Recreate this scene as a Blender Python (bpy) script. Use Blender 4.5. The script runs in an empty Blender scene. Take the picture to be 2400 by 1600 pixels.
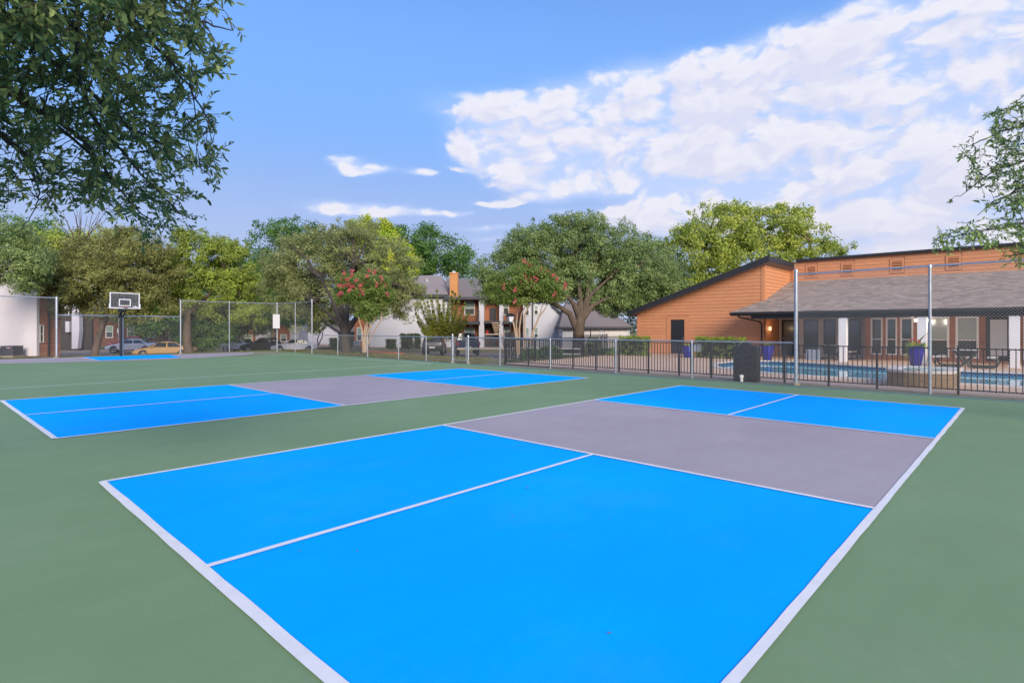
import bpy, math, random
import numpy as np
from mathutils import Vector, Matrix

# ------------------------------------------------------------------ camera, sky, sun, exposure
scene = bpy.context.scene
COL = scene.collection
F, HV, CH, YAW = 1313.0, 770.2, 1.6, 0.7402      # focal length in photo pixels, horizon row, eye height, court heading
CS, SN = math.cos(YAW), math.sin(YAW)
RZ = math.radians(90) - YAW                       # rotation of the court grid against the view

cam_d = bpy.data.cameras.new("camera")
cam = bpy.data.objects.new("camera", cam_d); COL.objects.link(cam)
cam.location = (0, 0, CH); cam.rotation_euler = (math.radians(90), 0, 0)
cam_d.sensor_width = 36; cam_d.lens = 36 * F / 2400
cam_d.shift_y = -(800 - HV) / 2400
cam_d.clip_start = 0.05; cam_d.clip_end = 3000
scene.camera = cam

SUN_DIR = Vector((0.27, -0.84, 0.40)).normalized()   # towards the sun
sun_el = math.asin(SUN_DIR.z); sun_az = math.atan2(SUN_DIR.x, SUN_DIR.y)
sd = bpy.data.lights.new("sun", 'SUN'); sd.energy = 1.5; sd.angle = math.radians(28); sd.color = (1.0, 0.86, 0.68)
so = bpy.data.objects.new("sun", sd); COL.objects.link(so)
so.rotation_euler = (-SUN_DIR).to_track_quat('-Z', 'Y').to_euler(); so.location = (20, -20, 40)

scene.view_settings.view_transform = 'Standard'; scene.view_settings.look = 'None'
scene.view_settings.exposure = 1.72; scene.view_settings.gamma = 1.0
try: scene.view_settings.use_curve_mapping = False
except Exception: pass
scene.cycles.max_bounces = 6; scene.cycles.transparent_max_bounces = 12
scene.cycles.use_denoising = True

world = bpy.data.worlds.new("World"); scene.world = world; world.use_nodes = True
def build_sky():
    nt = world.node_tree; nt.nodes.clear(); N = nt.nodes; L = nt.links
    def nd(t, **k):
        n = N.new(t)
        for a, b in k.items(): setattr(n, a, b)
        return n
    def put(sock, v):
        if hasattr(v, 'is_output'): L.new(v, sock)
        else: sock.default_value = v
    def m(op, a, b=None, c=None, clamp=False):
        n = nd('ShaderNodeMath', operation=op); n.use_clamp = clamp
        put(n.inputs[0], a)
        if b is not None: put(n.inputs[1], b)
        if c is not None: put(n.inputs[2], c)
        return n.outputs[0]
    def vm(op, a, b, out=0):
        n = nd('ShaderNodeVectorMath', operation=op); put(n.inputs[0], a); put(n.inputs[1], b)
        return n.outputs[out]
    def ramp(x, lo, hi, a=0.0, b=1.0):
        n = nd('ShaderNodeMapRange', interpolation_type='SMOOTHSTEP'); put(n.inputs[0], x)
        n.inputs[1].default_value = lo; n.inputs[2].default_value = hi; n.inputs[3].default_value = a; n.inputs[4].default_value = b
        return n.outputs[0]
    def mix(f, a, b):
        n = nd('ShaderNodeMix', data_type='RGBA'); put(n.inputs[0], f); put(n.inputs[6], a); put(n.inputs[7], b); return n.outputs[2]
    geo = nd('ShaderNodeNewGeometry'); inc = vm('MULTIPLY', geo.outputs['Incoming'], (-1, -1, -1))
    sep = nd('ShaderNodeSeparateXYZ'); L.new(inc, sep.inputs[0])
    X, Y, Z = sep.outputs
    az = m('ARCTAN2', X, Y)
    hyp = m('SQRT', m('ADD', m('MULTIPLY', X, X), m('ADD', m('MULTIPLY', Y, Y), 1e-5)))
    te = m('MINIMUM', m('DIVIDE', Z, hyp), 6.0)
    sky = nd('ShaderNodeTexSky', sky_type='NISHITA'); sky.sun_disc = False
    sky.sun_elevation = sun_el; sky.sun_rotation = sun_az; sky.altitude = 150; sky.air_density = 1.0; sky.dust_density = 0.6; sky.ozone_density = 2.0
    base = vm('MULTIPLY', sky.outputs[0], SKY_TINT)
    # clear air pales towards the horizon
    low = mix(ramp(te, 0.02, 0.40), HORIZON, (0.068, 0.140, 0.292, 1))
    base = mix(ramp(te, .22, .80), low, base)
    # clouds: soft bodies (azimuth, slope) broken up by noise
    BL = [(1290,262,250,50,.9),(1560,205,260,60,1.),(1850,150,230,75,1.),(2120,110,230,95,1.),(2370,70,200,110,1.),(2330,230,200,60,.9),
          (1960,255,260,60,1.),(1650,300,230,55,1.),(1370,290,150,35,.8),(1330,345,190,42,1.),(1200,360,110,40,.95),(1430,375,160,38,.85),
          (1470,425,150,28,.75),(1260,432,100,26,.75),(1700,385,170,40,.9),(1950,380,230,50,.95),(2180,330,220,60,.9),(2020,420,230,45,.9),
          (1760,445,200,36,.8),(2300,430,200,60,.85),(1640,470,170,28,.75),(1250,465,60,14,.7),(1290,497,60,11,.5),(1160,480,50,9,.45),
          (1460,500,90,24,.95),(1560,535,130,22,.6),(2080,510,280,34,.8),(2300,560,220,44,.8),(1800,540,240,30,.7),(2150,590,260,30,.75),(1700,500,200,24,.6),
          (840,490,115,20,1.),(1046,500,70,8,.75),(800,371,44,13,.85),(838,394,50,13,.85),(885,391,36,8,.6),(972,401,34,9,.8),(1075,387,42,6,.6),
          (1140,535,80,8,.5),(1160,560,70,9,.4),(1440,190,60,14,.55),(1860,98,40,22,.6),(2040,20,50,40,.7)]
    P = nd('ShaderNodeCombineXYZ'); L.new(az, P.inputs[0]); L.new(te, P.inputs[1])
    P = P.outputs[0]
    def noise(v, sc, det, rough, dist=0.0):
        n = nd('ShaderNodeTexNoise', noise_dimensions='2D'); L.new(v, n.inputs['Vector']); n.inputs['Scale'].default_value = sc
        n.inputs['Detail'].default_value = det; n.inputs['Roughness'].default_value = rough; n.inputs['Distortion'].default_value = dist
        return n
    wob = noise(vm('MULTIPLY', P, (1.0, 1.6, 1)), 5.0, 4, .55)
    Pw = vm('ADD', P, vm('MULTIPLY', vm('SUBTRACT', wob.outputs['Color'], (.5, .5, .5)), (0.10, 0.045, 0)))
    def dens(Pv):
        acc = 0.0
        for (u, v, ru, rv, w) in BL:
            h = math.hypot(F, u - 1200); a = math.atan((u - 1200) / F); t = (HV - v) / h
            q = vm('MULTIPLY', vm('SUBTRACT', Pv, (a, t, 0)), (h / ru * F / h * 0.9 if False else h * h / F / ru, h / rv, 0))
            d = vm('DOT_PRODUCT', q, q, 1)
            e = m('POWER', 2.718, m('MULTIPLY', d, -1.0))
            acc = m('MULTIPLY_ADD', e, w, acc)
        # the same broken fair-weather cloud goes on all round
        aside = ramp(m('ABSOLUTE', az), 0.85, 1.15)
        g = noise(vm('MULTIPLY', Pv, (1.0, 2.2, 1)), 1.9, 3, .5)
        acc = m('ADD', m('MINIMUM', acc, .74), m('MULTIPLY', m('MULTIPLY', ramp(g.outputs['Fac'], .44, .66), aside), m('MULTIPLY', ramp(te, 0.02, .12), ramp(te, 3.0, 1.4))))
        n = noise(vm('MULTIPLY', Pv, (1.0, 1.55, 1)), 7.0, 8, .60, .0)
        wv = vm('ADD', Pv, vm('MULTIPLY', vm('SUBTRACT', n.outputs['Color'], (.5, .5, .5)), (.07, .05, 0)))
        def billow(sc_, sq):
            vo = nd('ShaderNodeTexVoronoi', feature='SMOOTH_F1', voronoi_dimensions='2D'); L.new(vm('MULTIPLY', wv, (1.0, sq, 1)), vo.inputs['Vector'])
            vo.inputs['Scale'].default_value = sc_; vo.inputs['Smoothness'].default_value = .35; vo.inputs['Detail'].default_value = 0.0
            return m('SUBTRACT', .42, vo.outputs['Distance'])
        brk = m('ADD', m('MULTIPLY', m('SUBTRACT', n.outputs['Fac'], .47), 1.9), m('ADD', m('MULTIPLY', billow(15.0, 1.6), .75), m('MULTIPLY', billow(37.0, 1.5), .42)))
        return m('MULTIPLY_ADD', brk, ramp(acc, .04, .42), acc), acc
    d0, body = dens(Pw)
    d1, _ = dens(vm('ADD', Pw, (0.010, 0.026, 0)))
    base = mix(ramp(body, .06, .80, 0.0, .55), base, (0.215, 0.245, 0.325, 1))      # thin veil between the cloud bodies
    cover = ramp(d0, .34, .86)
    lit = ramp(m('SUBTRACT', d0, d1), -.26, .34)
    thick = ramp(d0, .50, 1.55)
    lowc = ramp(te, 0.0, .30)
    lit = m('MULTIPLY', m('ADD', m('MULTIPLY', lit, .62), .38), m('SUBTRACT', 1.0, m('MULTIPLY', thick, .42)))
    c_lo = mix(lowc, (0.190, 0.202, 0.262, 1), (0.200, 0.206, 0.268, 1))
    c_hi = mix(lowc, (0.255, 0.249, 0.274, 1), (0.283, 0.278, 0.292, 1))
    ccol = mix(lit, c_lo, c_hi)
    final = mix(m('MULTIPLY', cover, .90), vm('SCALE', base, (0, 0, 0)) if False else base, ccol)
    bgs = nd('ShaderNodeBackground'); L.new(final, bgs.inputs[0]); bgs.inputs[1].default_value = 1.0
    # nishita is in radiance: its own strength first, so that clouds keep their own brightness
    sc = N.new('ShaderNodeVectorMath'); sc.operation = 'SCALE'; sc.inputs['Scale'].default_value = 0.052
    for l in list(L):
        if l.from_node == sky: to = l.to_socket; L.remove(l); L.new(sky.outputs[0], sc.inputs[0]); L.new(sc.outputs[0], to)
    out = nd('ShaderNodeOutputWorld'); L.new(bgs.outputs[0], out.inputs[0])
    try:
        world.cycles.sampling_method = 'MANUAL'; world.cycles.sample_map_resolution = 512
    except Exception: pass
PUFF_LEVEL = 0.80
SKY_TINT = (0.85, 1.15, 1.6)
HORIZON = (0.157, 0.181, 0.258, 1)
build_sky()

# ------------------------------------------------------------------ helpers
rnd = random.Random(7)
def CF(x, y, z=0.0): return Vector((x * SN - y * CS, x * CS + y * SN, z))       # court grid -> world
def toC(X, Y): return (X * SN + Y * CS, -X * CS + Y * SN)                        # world -> court grid
def at(u, v, Y): return Vector(((u - 1200) / F * Y, Y, CH - (v - HV) / F * Y))   # a photo point pushed out to depth Y
def sstep(a, b, x):
    t = min(1, max(0, (x - a) / (b - a))); return t * t * (3 - 2 * t)
def ground(X, Y):
    x, y = toC(X, Y)
    d = math.hypot(max(x - 18.6, 0) * sstep(18.5, 25, y), max(y - 39.6, 0))
    z = -0.95 * sstep(0.5, 17, d)
    z += 0.5 * sstep(57, 62.5, Y) * sstep(-21, -15, X) * (1 - sstep(2, 6, X)*0)*sstep(0.5,17,d)
    return z

MATS = {}
def mat(name, col, rough=0.6, metal=0.0, var=0.0, vscale=3.0, bump=0.0, bscale=40.0, spec=0.5, orand=0.0, col2=None, stretch=None,
        emit=None, estr=0.0, trans=0.0, speck=None):
    if name in MATS: return MATS[name]
    m = bpy.data.materials.new(name); m.use_nodes = True; nt = m.node_tree; N = nt.nodes; L = nt.links
    b = N['Principled BSDF']
    b.inputs['Roughness'].default_value = rough; b.inputs['Metallic'].default_value = metal
    b.inputs['Specular IOR Level'].default_value = spec
    col = tuple(col) + (1,) if len(col) == 3 else col
    b.inputs['Base Color'].default_value = col
    tc = N.new('ShaderNodeTexCoord'); src = tc.outputs['Object']
    if stretch:
        mp = N.new('ShaderNodeMapping'); mp.inputs['Scale'].default_value = stretch; L.new(src, mp.inputs[0]); src = mp.outputs[0]
    cs = None
    if var or col2:
        n = N.new('ShaderNodeTexNoise'); n.inputs['Scale'].default_value = vscale; n.inputs['Detail'].default_value = 6; n.inputs['Roughness'].default_value = .6
        L.new(src, n.inputs['Vector'])
        r = N.new('ShaderNodeValToRGB'); r.color_ramp.elements[0].position = .3; r.color_ramp.elements[1].position = .7
        c2 = (tuple(col2) + (1,)) if col2 else tuple(min(1, c * (1 + var)) for c in col[:3]) + (1,)
        c1 = col if col2 else tuple(c * (1 - var) for c in col[:3]) + (1,)
        r.color_ramp.elements[0].color = c1; r.color_ramp.elements[1].color = c2
        L.new(n.outputs['Fac'], r.inputs[0]); cs = r.outputs[0]
    if orand:
        oi = N.new('ShaderNodeObjectInfo'); h = N.new('ShaderNodeHueSaturation')
        mr = N.new('ShaderNodeMapRange'); mr.inputs[3].default_value = 1 - orand; mr.inputs[4].default_value = 1 + orand
        L.new(oi.outputs['Random'], mr.inputs[0]); L.new(mr.outputs[0], h.inputs['Value'])
        if cs: L.new(cs, h.inputs['Color'])
        else: h.inputs['Color'].default_value = col
        cs = h.outputs[0]
    if speck:
        sc_, thr, scol = speck
        v = N.new('ShaderNodeTexVoronoi'); v.inputs['Scale'].default_value = sc_; L.new(tc.outputs['Object'], v.inputs['Vector'])
        lt = N.new('ShaderNodeMath'); lt.operation = 'LESS_THAN'; lt.inputs[1].default_value = thr; L.new(v.outputs['Distance'], lt.inputs[0])
        wn = N.new('ShaderNodeMath'); wn.operation = 'GREATER_THAN'; wn.inputs[1].default_value = .82
        sp = N.new('ShaderNodeSeparateColor'); L.new(v.outputs['Color'], sp.inputs[0]); L.new(sp.outputs[0], wn.inputs[0])
        mm = N.new('ShaderNodeMath'); mm.operation = 'MULTIPLY'; L.new(lt.outputs[0], mm.inputs[0]); L.new(wn.outputs[0], mm.inputs[1])
        mx = N.new('ShaderNodeMix'); mx.data_type = 'RGBA'; L.new(mm.outputs[0], mx.inputs[0]); mx.inputs[7].default_value = tuple(scol) + (1,)
        if cs: L.new(cs, mx.inputs[6])
        else: mx.inputs[6].default_value = col
        cs = mx.outputs[2]
    if cs: L.new(cs, b.inputs['Base Color'])
    if bump:
        n2 = N.new('ShaderNodeTexNoise'); n2.inputs['Scale'].default_value = bscale; n2.inputs['Detail'].default_value = 5; L.new(src, n2.inputs['Vector'])
        bp = N.new('ShaderNodeBump'); bp.inputs['Strength'].default_value = bump; bp.inputs['Distance'].default_value = .02
        L.new(n2.outputs['Fac'], bp.inputs['Height']); L.new(bp.outputs[0], b.inputs['Normal'])
    if emit:
        b.inputs['Emission Color'].default_value = tuple(emit) + (1,); b.inputs['Emission Strength'].default_value = estr
    MATS[name] = m
    return m

LEAF_GAIN = 2.7
def leafmat(name, cols, translucent=0.42, rough=0.55, spec=.35):
    """leaf colours vary leaf by leaf (attribute 'tone')"""
    if name in MATS: return MATS[name]
    m = bpy.data.materials.new(name); m.use_nodes = True; nt = m.node_tree; N = nt.nodes; L = nt.links
    b = N['Principled BSDF']; b.inputs['Roughness'].default_value = rough; b.inputs['Specular IOR Level'].default_value = spec
    a = N.new('ShaderNodeAttribute'); a.attribute_name = 'tone'
    r = N.new('ShaderNodeValToRGB'); els = r.color_ramp.elements
    for i, c in enumerate(cols):
        p = i / (len(cols) - 1)
        e = els[0] if i == 0 else (els[len(els) - 1] if i == len(cols) - 1 else els.new(p))
        e.position = p; e.color = tuple(min(.6, k*LEAF_GAIN) for k in c) + (1,)
    L.new(a.outputs['Fac'], r.inputs[0]); L.new(r.outputs[0], b.inputs['Base Color'])
    t = N.new('ShaderNodeBsdfTranslucent'); mx = N.new('ShaderNodeMixShader'); mx.inputs[0].default_value = translucent
    br = N.new('ShaderNodeHueSaturation'); br.inputs['Value'].default_value = 1.25; L.new(r.outputs[0], br.inputs['Color']); L.new(br.outputs[0], t.inputs[0])
    L.new(b.outputs[0], mx.inputs[1]); L.new(t.outputs[0], mx.inputs[2]); L.new(mx.outputs[0], N['Material Output'].inputs[0])
    MATS[name] = m
    return m

class MB:
    """collects shapes and links them as ONE mesh object; o = origin that is subtracted"""
    def __init__(s, o=(0, 0, 0)): s.v = []; s.f = []; s.o = Vector(o)
    def add(s, vs, fs):
        k = len(s.v); s.v += [tuple(Vector(p) - s.o) for p in vs]; s.f += [tuple(i + k for i in f) for f in fs]; return s
    def box(s, x0, x1, y0, y1, z0, z1):
        return s.add([(x0,y0,z0),(x1,y0,z0),(x1,y1,z0),(x0,y1,z0),(x0,y0,z1),(x1,y0,z1),(x1,y1,z1),(x0,y1,z1)],
                     [(0,3,2,1),(4,5,6,7),(0,1,5,4),(1,2,6,5),(2,3,7,6),(3,0,4,7)])
    def hexa(s, p): # 8 points, bottom 4 then top 4
        return s.add(p, [(0,3,2,1),(4,5,6,7),(0,1,5,4),(1,2,6,5),(2,3,7,6),(3,0,4,7)])
    def quad(s, *p): return s.add(p, [tuple(range(len(p)))])
    def prism(s, poly, z0, z1):
        n = len(poly); vs = [(x, y, z0) for x, y in poly] + [(x, y, z1) for x, y in poly]
        return s.add(vs, [tuple(reversed(range(n))), tuple(range(n, 2*n))] + [(i, (i+1) % n, n+(i+1) % n, n+i) for i in range(n)])
    def prism_y(s, poly, y0, y1): # poly in (x,z)
        n = len(poly); vs = [(x, y0, z) for x, z in poly] + [(x, y1, z) for x, z in poly]
        return s.add(vs, [tuple(range(n)), tuple(reversed(range(n, 2*n)))] + [((i+1) % n, i, n+i, n+(i+1) % n) for i in range(n)])
    def prism_x(s, poly, x0, x1): # poly in (y,z)
        n = len(poly); vs = [(x0, y, z) for y, z in poly] + [(x1, y, z) for y, z in poly]
        return s.add(vs, [tuple(reversed(range(n))), tuple(range(n, 2*n))] + [(i, (i+1) % n, n+(i+1) % n, n+i) for i in range(n)])
    def tube(s, pts, r, n=8, caps=True):
        pts = [Vector(p) for p in pts]; rs = r if isinstance(r, (list, tuple)) else [r] * len(pts)
        vs = []; fs = []; ref = None
        for i, p in enumerate(pts):
            d = (pts[min(i+1, len(pts)-1)] - pts[max(i-1, 0)])
            if d.length < 1e-9: d = Vector((0, 0, 1))
            d.normalize()
            if ref is None: ref = Vector((1, 0, 0)) if abs(d.x) < .9 else Vector((0, 1, 0))
            a = ref - d * ref.dot(d)
            if a.length < 1e-6: a = d.orthogonal()
            a.normalize(); b = d.cross(a); ref = a
            for k in range(n):
                t = 2 * math.pi * k / n; vs.append(p + (a * math.cos(t) + b * math.sin(t)) * rs[i])
        for i in range(len(pts) - 1):
            for k in range(n):
                k2 = (k + 1) % n; fs.append((i*n+k, i*n+k2, (i+1)*n+k2, (i+1)*n+k))
        if caps: fs += [tuple(reversed(range(n))), tuple(range((len(pts)-1)*n, len(pts)*n))]
        return s.add(vs, fs)
    def cyl(s, x, y, z0, z1, r, n=12, r2=None): return s.tube([(x, y, z0), (x, y, z1)], [r, r if r2 is None else r2], n)
    def lathe(s, prof, n=20, c=(0, 0, 0)):
        vs = []; fs = []
        for r, z in prof:
            for k in range(n):
                t = 2*math.pi*k/n; vs.append((c[0]+r*math.cos(t), c[1]+r*math.sin(t), c[2]+z))
        for i in range(len(prof)-1):
            for k in range(n):
                k2 = (k+1) % n; fs.append((i*n+k, i*n+k2, (i+1)*n+k2, (i+1)*n+k))
        return s.add(vs, fs)
    def loft(s, rings, closed=True, caps=True):
        n = len(rings[0]); vs = [p for r in rings for p in r]; fs = []
        for i in range(len(rings)-1):
            for k in range(n if closed else n-1):
                k2 = (k+1) % n; fs.append((i*n+k, i*n+k2, (i+1)*n+k2, (i+1)*n+k))
        if caps: fs += [tuple(reversed(range(n))), tuple(range((len(rings)-1)*n, len(rings)*n))]
        return s.add(vs, fs)
    def ico(s, c, r, sub=1, jit=0.0, sq=(1,1,1)):
        import bmesh
        bm = bmesh.new(); bmesh.ops.create_icosphere(bm, subdivisions=sub, radius=1)
        bm.verts.ensure_lookup_table()
        vs = [(c[0]+v.co.x*r*sq[0]*(1+rnd.uniform(-jit,jit)), c[1]+v.co.y*r*sq[1]*(1+rnd.uniform(-jit,jit)), c[2]+v.co.z*r*sq[2]*(1+rnd.uniform(-jit,jit))) for v in bm.verts]
        fs = [tuple(x.index for x in f.verts) for f in bm.faces]; bm.free()
        return s.add(vs, fs)
    def mesh(s, name, m, smooth=False):
        me = bpy.data.meshes.new(name); me.from_pydata(s.v, [], s.f); me.validate()
        if m is not None: me.materials.append(m)
        if smooth:
            me.polygons.foreach_set('use_smooth', [True] * len(me.polygons))
            try: me.set_sharp_from_angle(angle=math.radians(38))
            except Exception: pass
        me.update(); return me
    def build(s, name, m, parent=None, smooth=False, fix=True, bevel=0.0):
        import bmesh
        me = s.mesh(name, m, smooth)
        if fix or bevel:
            bm = bmesh.new(); bm.from_mesh(me)
            if fix: bmesh.ops.recalc_face_normals(bm, faces=bm.faces)
            bm.to_mesh(me); bm.free()
            if smooth:
                try: me.set_sharp_from_angle(angle=math.radians(38))
                except Exception: pass
        o = bpy.data.objects.new(name, me); COL.objects.link(o)
        if parent is not None: o.parent = parent
        if bevel:
            md = o.modifiers.new('bevel', 'BEVEL'); md.width = bevel; md.segments = 2; md.limit_method = 'ANGLE'
        return o
def link(name, me, parent=None, loc=None, rot=None, scale=None):
    o = bpy.data.objects.new(name, me); COL.objects.link(o)
    if parent is not None: o.parent = parent
    if loc is not None: o.location = loc
    if rot is not None: o.rotation_euler = rot
    if scale is not None: o.scale = scale
    return o
def tag(o, label=None, cat=None, group=None, kind=None):
    if label: o['label'] = label
    if cat: o['category'] = cat
    if group: o['group'] = group
    if kind: o['kind'] = kind
    return o
def thing(name, label, cat, loc=(0,0,0), rz=0.0, group=None):
    o = bpy.data.objects.new(name, None); COL.objects.link(o); o.empty_display_size = .2
    o.location = loc; o.rotation_euler = (0, 0, rz)
    return tag(o, label, cat, group)
def court_thing(name, label, cat, x, y, z=0.0, rot=0.0, group=None):
    return thing(name, label, cat, CF(x, y, z), RZ + rot, group)
def copy_tree(o, parent=None):
    c = o.copy(); COL.objects.link(c); c.parent = parent
    for ch in list(o.children): copy_tree(ch, c)
    return c

# materials shared by many things
M_GALV = mat('galvanised_steel', (.42,.45,.50), .38, .75, var=.18, vscale=9, bump=.05, bscale=60)
M_WIRE = mat('galvanised_wire', (.34,.35,.37), .5, .5)
M_IRON = mat('black_iron', (.012,.012,.014), .45, .2)
M_WHITE = mat('white_paint', (.66,.66,.69), .55, var=.05, vscale=1.2)
M_BLACK = mat('black_trim', (.018,.018,.022), .5, var=.1)
M_GLASS = mat('dark_glass', (.012,.016,.018), .06, spec=.7)
M_BARK = mat('bark', (.085,.062,.044), .9, var=.35, vscale=5, bump=.8, bscale=14, stretch=(1,1,.3))
M_BARKD = mat('dark_bark', (.045,.036,.028), .9, var=.35, vscale=5, bump=.8, bscale=14, stretch=(1,1,.3))

# ------------------------------------------------------------------ ground, court and painted markings
def build_ground():
    X0, X1, Y0, Y1 = -400, 400, -60, 600
    xs = sorted(set(list(np.linspace(X0, -70, 12)) + list(np.arange(-70, 60.1, 1.25)) + list(np.linspace(60, X1, 12))))
    ys = sorted(set(list(np.linspace(Y0, -5, 8)) + list(np.arange(-5, 90.1, 1.25)) + list(np.linspace(90, Y1, 14))))
    def gz(x, y):
        cx, cy = toC(x, y)
        return ground(x, y) - .035 - (1.4 if (19.4 < cx < 33.5 and -12 < cy < 13.5) else 0)   # the pool is dug out under the deck
    vs = [(x, y, gz(x, y)) for y in ys for x in xs]; nx = len(xs)
    fs = [(j*nx+i, j*nx+i+1, (j+1)*nx+i+1, (j+1)*nx+i) for j in range(len(ys)-1) for i in range(nx-1)]
    lawn = mat('dry_lawn', (.115,.115,.045), .95, col2=(.20,.165,.085), vscale=.5, bump=.7, bscale=30)
    o = MB().add(vs, fs).build('ground', lawn, smooth=True); tag(o, kind='structure')
    return o
build_ground()
def sheet(name, poly_w, dz, m, step=None, kind='structure'):
    """a flat area laid on the terrain, following its slope (poly in world x,y)"""
    import bmesh
    bm = bmesh.new(); f = bm.faces.new([bm.verts.new((x, y, 0)) for x, y in poly_w])
    xs = [p[0] for p in poly_w]; ys = [p[1] for p in poly_w]
    if step:
        k = math.floor(min(xs)/step)*step
        while k < max(xs):
            bmesh.ops.bisect_plane(bm, geom=bm.verts[:]+bm.edges[:]+bm.faces[:], plane_co=(k,0,0), plane_no=(1,0,0)); k += step
        k = math.floor(min(ys)/step)*step
        while k < max(ys):
            bmesh.ops.bisect_plane(bm, geom=bm.verts[:]+bm.edges[:]+bm.faces[:], plane_co=(0,k,0), plane_no=(0,1,0)); k += step
    for v in bm.verts: v.co.z = ground(v.co.x, v.co.y) + dz
    bmesh.ops.recalc_face_normals(bm, faces=bm.faces)
    if sum(f.normal.z for f in bm.faces) < 0: bmesh.ops.reverse_faces(bm, faces=bm.faces[:])
    me = bpy.data.meshes.new(name); bm.to_mesh(me); bm.free(); me.materials.append(m)
    o = bpy.data.objects.new(name, me); COL.objects.link(o)
    if kind: o['kind'] = kind
    return o

M_GREEN = mat('green_court_paint', (.168,.272,.147), .72, spec=.12, col2=(.190,.300,.170), vscale=.55, bump=.12, bscale=260, speck=(1.7,.012,(.42,.48,.44)))
M_BLUE = mat('blue_court_paint', (.001,.375,1.0), .8, spec=.03, col2=(.001,.40,1.0), vscale=.45, bump=.12, bscale=260, speck=(1.3,.010,(.25,.6,.95)))
M_GREY = mat('grey_court_paint', (.345,.31,.36), .72, spec=.12, col2=(.38,.345,.39), vscale=.5, bump=.12, bscale=260, speck=(1.5,.010,(.1,.08,.08)))
M_LINE = mat('line_paint', (.67,.69,.735), .7, spec=.2, col2=(.76,.775,.82), vscale=7, bump=.1, bscale=200, speck=(5,.03,(.2,.15,.12)))
M_PALE_LINE = mat('faded_line_paint', (.60,.71,.66), .7, spec=.2, var=.06, vscale=4)
M_CONC = mat('curb_concrete', (.30,.265,.215), .9, col2=(.16,.15,.10), vscale=3.5, bump=.4, bscale=50)

def fx(y): return 17.0 + 0.035 * (y - 2)           # the long chain-link line
def ix(y): return 17.3 + 0.072 * (y - 1.2)         # the black iron fence beyond it
court_edge = [(-14,-16), (fx(-16)-.08,-16), (fx(5)-.08,5), (fx(34.2)-.08,34.2), (18.25,39.5), (-14,39.5)]
court = MB().add([(x, y, 0) for x, y in court_edge], [tuple(range(len(court_edge)))]).build('court_surface', M_GREEN, fix=False)
court.location = (0,0,0); court.rotation_euler = (0,0,RZ); tag(court, 'green painted sports court with blue and grey pickleball zones', kind='structure')
def wear(m, amt=.10, dust=(.45,.43,.36)):
    """rolled-on acrylic: roller texture, dusty drifts, dried puddle rings and scuffs over the base paint"""
    N = m.node_tree.nodes; L = m.node_tree.links; b = N['Principled BSDF']; lk = b.inputs['Base Color'].links[0]; src = lk.from_socket
    tc = N.new('ShaderNodeTexCoord')
    def nz(sc, det, ro, st=None):
        n = N.new('ShaderNodeTexNoise'); n.inputs['Scale'].default_value = sc; n.inputs['Detail'].default_value = det; n.inputs['Roughness'].default_value = ro
        if st:
            mp = N.new('ShaderNodeMapping'); mp.inputs['Scale'].default_value = st; mp.inputs['Rotation'].default_value = (0,0,.5); L.new(tc.outputs['Object'], mp.inputs[0]); L.new(mp.outputs[0], n.inputs['Vector'])
        else: L.new(tc.outputs['Object'], n.inputs['Vector'])
        return n.outputs['Fac']
    def rmp(x, lo, hi, a, c):
        r = N.new('ShaderNodeMapRange'); L.new(x, r.inputs[0]); r.inputs[1].default_value = lo; r.inputs[2].default_value = hi; r.inputs[3].default_value = a; r.inputs[4].default_value = c; return r.outputs[0]
    def mul(x, y):
        q = N.new('ShaderNodeMath'); q.operation = 'MULTIPLY'; L.new(x, q.inputs[0]); L.new(y, q.inputs[1]); return q.outputs[0]
    v = mul(mul(rmp(nz(.22, 4, .6), .3, .7, 1-amt, 1+amt), rmp(nz(1.1, 6, .7, (1,3.2,1)), .3, .7, 1-amt*.55, 1+amt*.55)), rmp(nz(170, 2, .6), .3, .7, 1-amt*1.1, 1+amt*1.1))
    h = N.new('ShaderNodeHueSaturation'); L.new(v, h.inputs['Value']); L.new(src, h.inputs['Color'])
    mx = N.new('ShaderNodeMix'); mx.data_type = 'RGBA'; L.new(h.outputs[0], mx.inputs[6]); mx.inputs[7].default_value = tuple(dust) + (1,)
    L.new(mul(rmp(nz(.5, 7, .68), .50, .80, 0, .22), rmp(nz(7, 5, .7), .35, .65, .3, 1)), mx.inputs[0])
    L.new(mx.outputs[2], b.inputs['Base Color'])
wear(M_GREEN, .05); wear(M_GREY, .065); wear(M_BLUE, .06, (.10,.36,.75))
def patch(name, poly, z, m, label=None):
    o = MB().add([(x, y, z) for x, y in poly], [tuple(range(len(poly)))]).build(name, m, court, fix=False)
    me = o.data
    if me.polygons[0].normal.z < 0: me.flip_normals()
    if label: o['label'] = label
    return o
def rough_line(p, q, w, z=.008, m=None, name='court_line', seg=.30, jit=.0035):
    p, q = Vector(p), Vector(q); d = q - p; L = d.length; d.normalize(); n = Vector((-d.y, d.x)); k = max(2, int(L/seg))
    a = []; b = []
    for i in range(k+1):
        c = p + d * (L*i/k)
        a.append(c + n*(w/2 + rnd.uniform(-jit, jit))); b.append(c - n*(w/2 + rnd.uniform(-jit, jit)))
    vs = [(v.x, v.y, z) for v in a] + [(v.x, v.y, z) for v in b]
    fs = [(i, k+1+i, k+2+i, i+1) for i in range(k)]
    o = MB().add(vs, fs).build(name, m or M_LINE, court, fix=False)
    if o.data.polygons[0].normal.z < 0: o.data.flip_normals()
    return o
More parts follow.
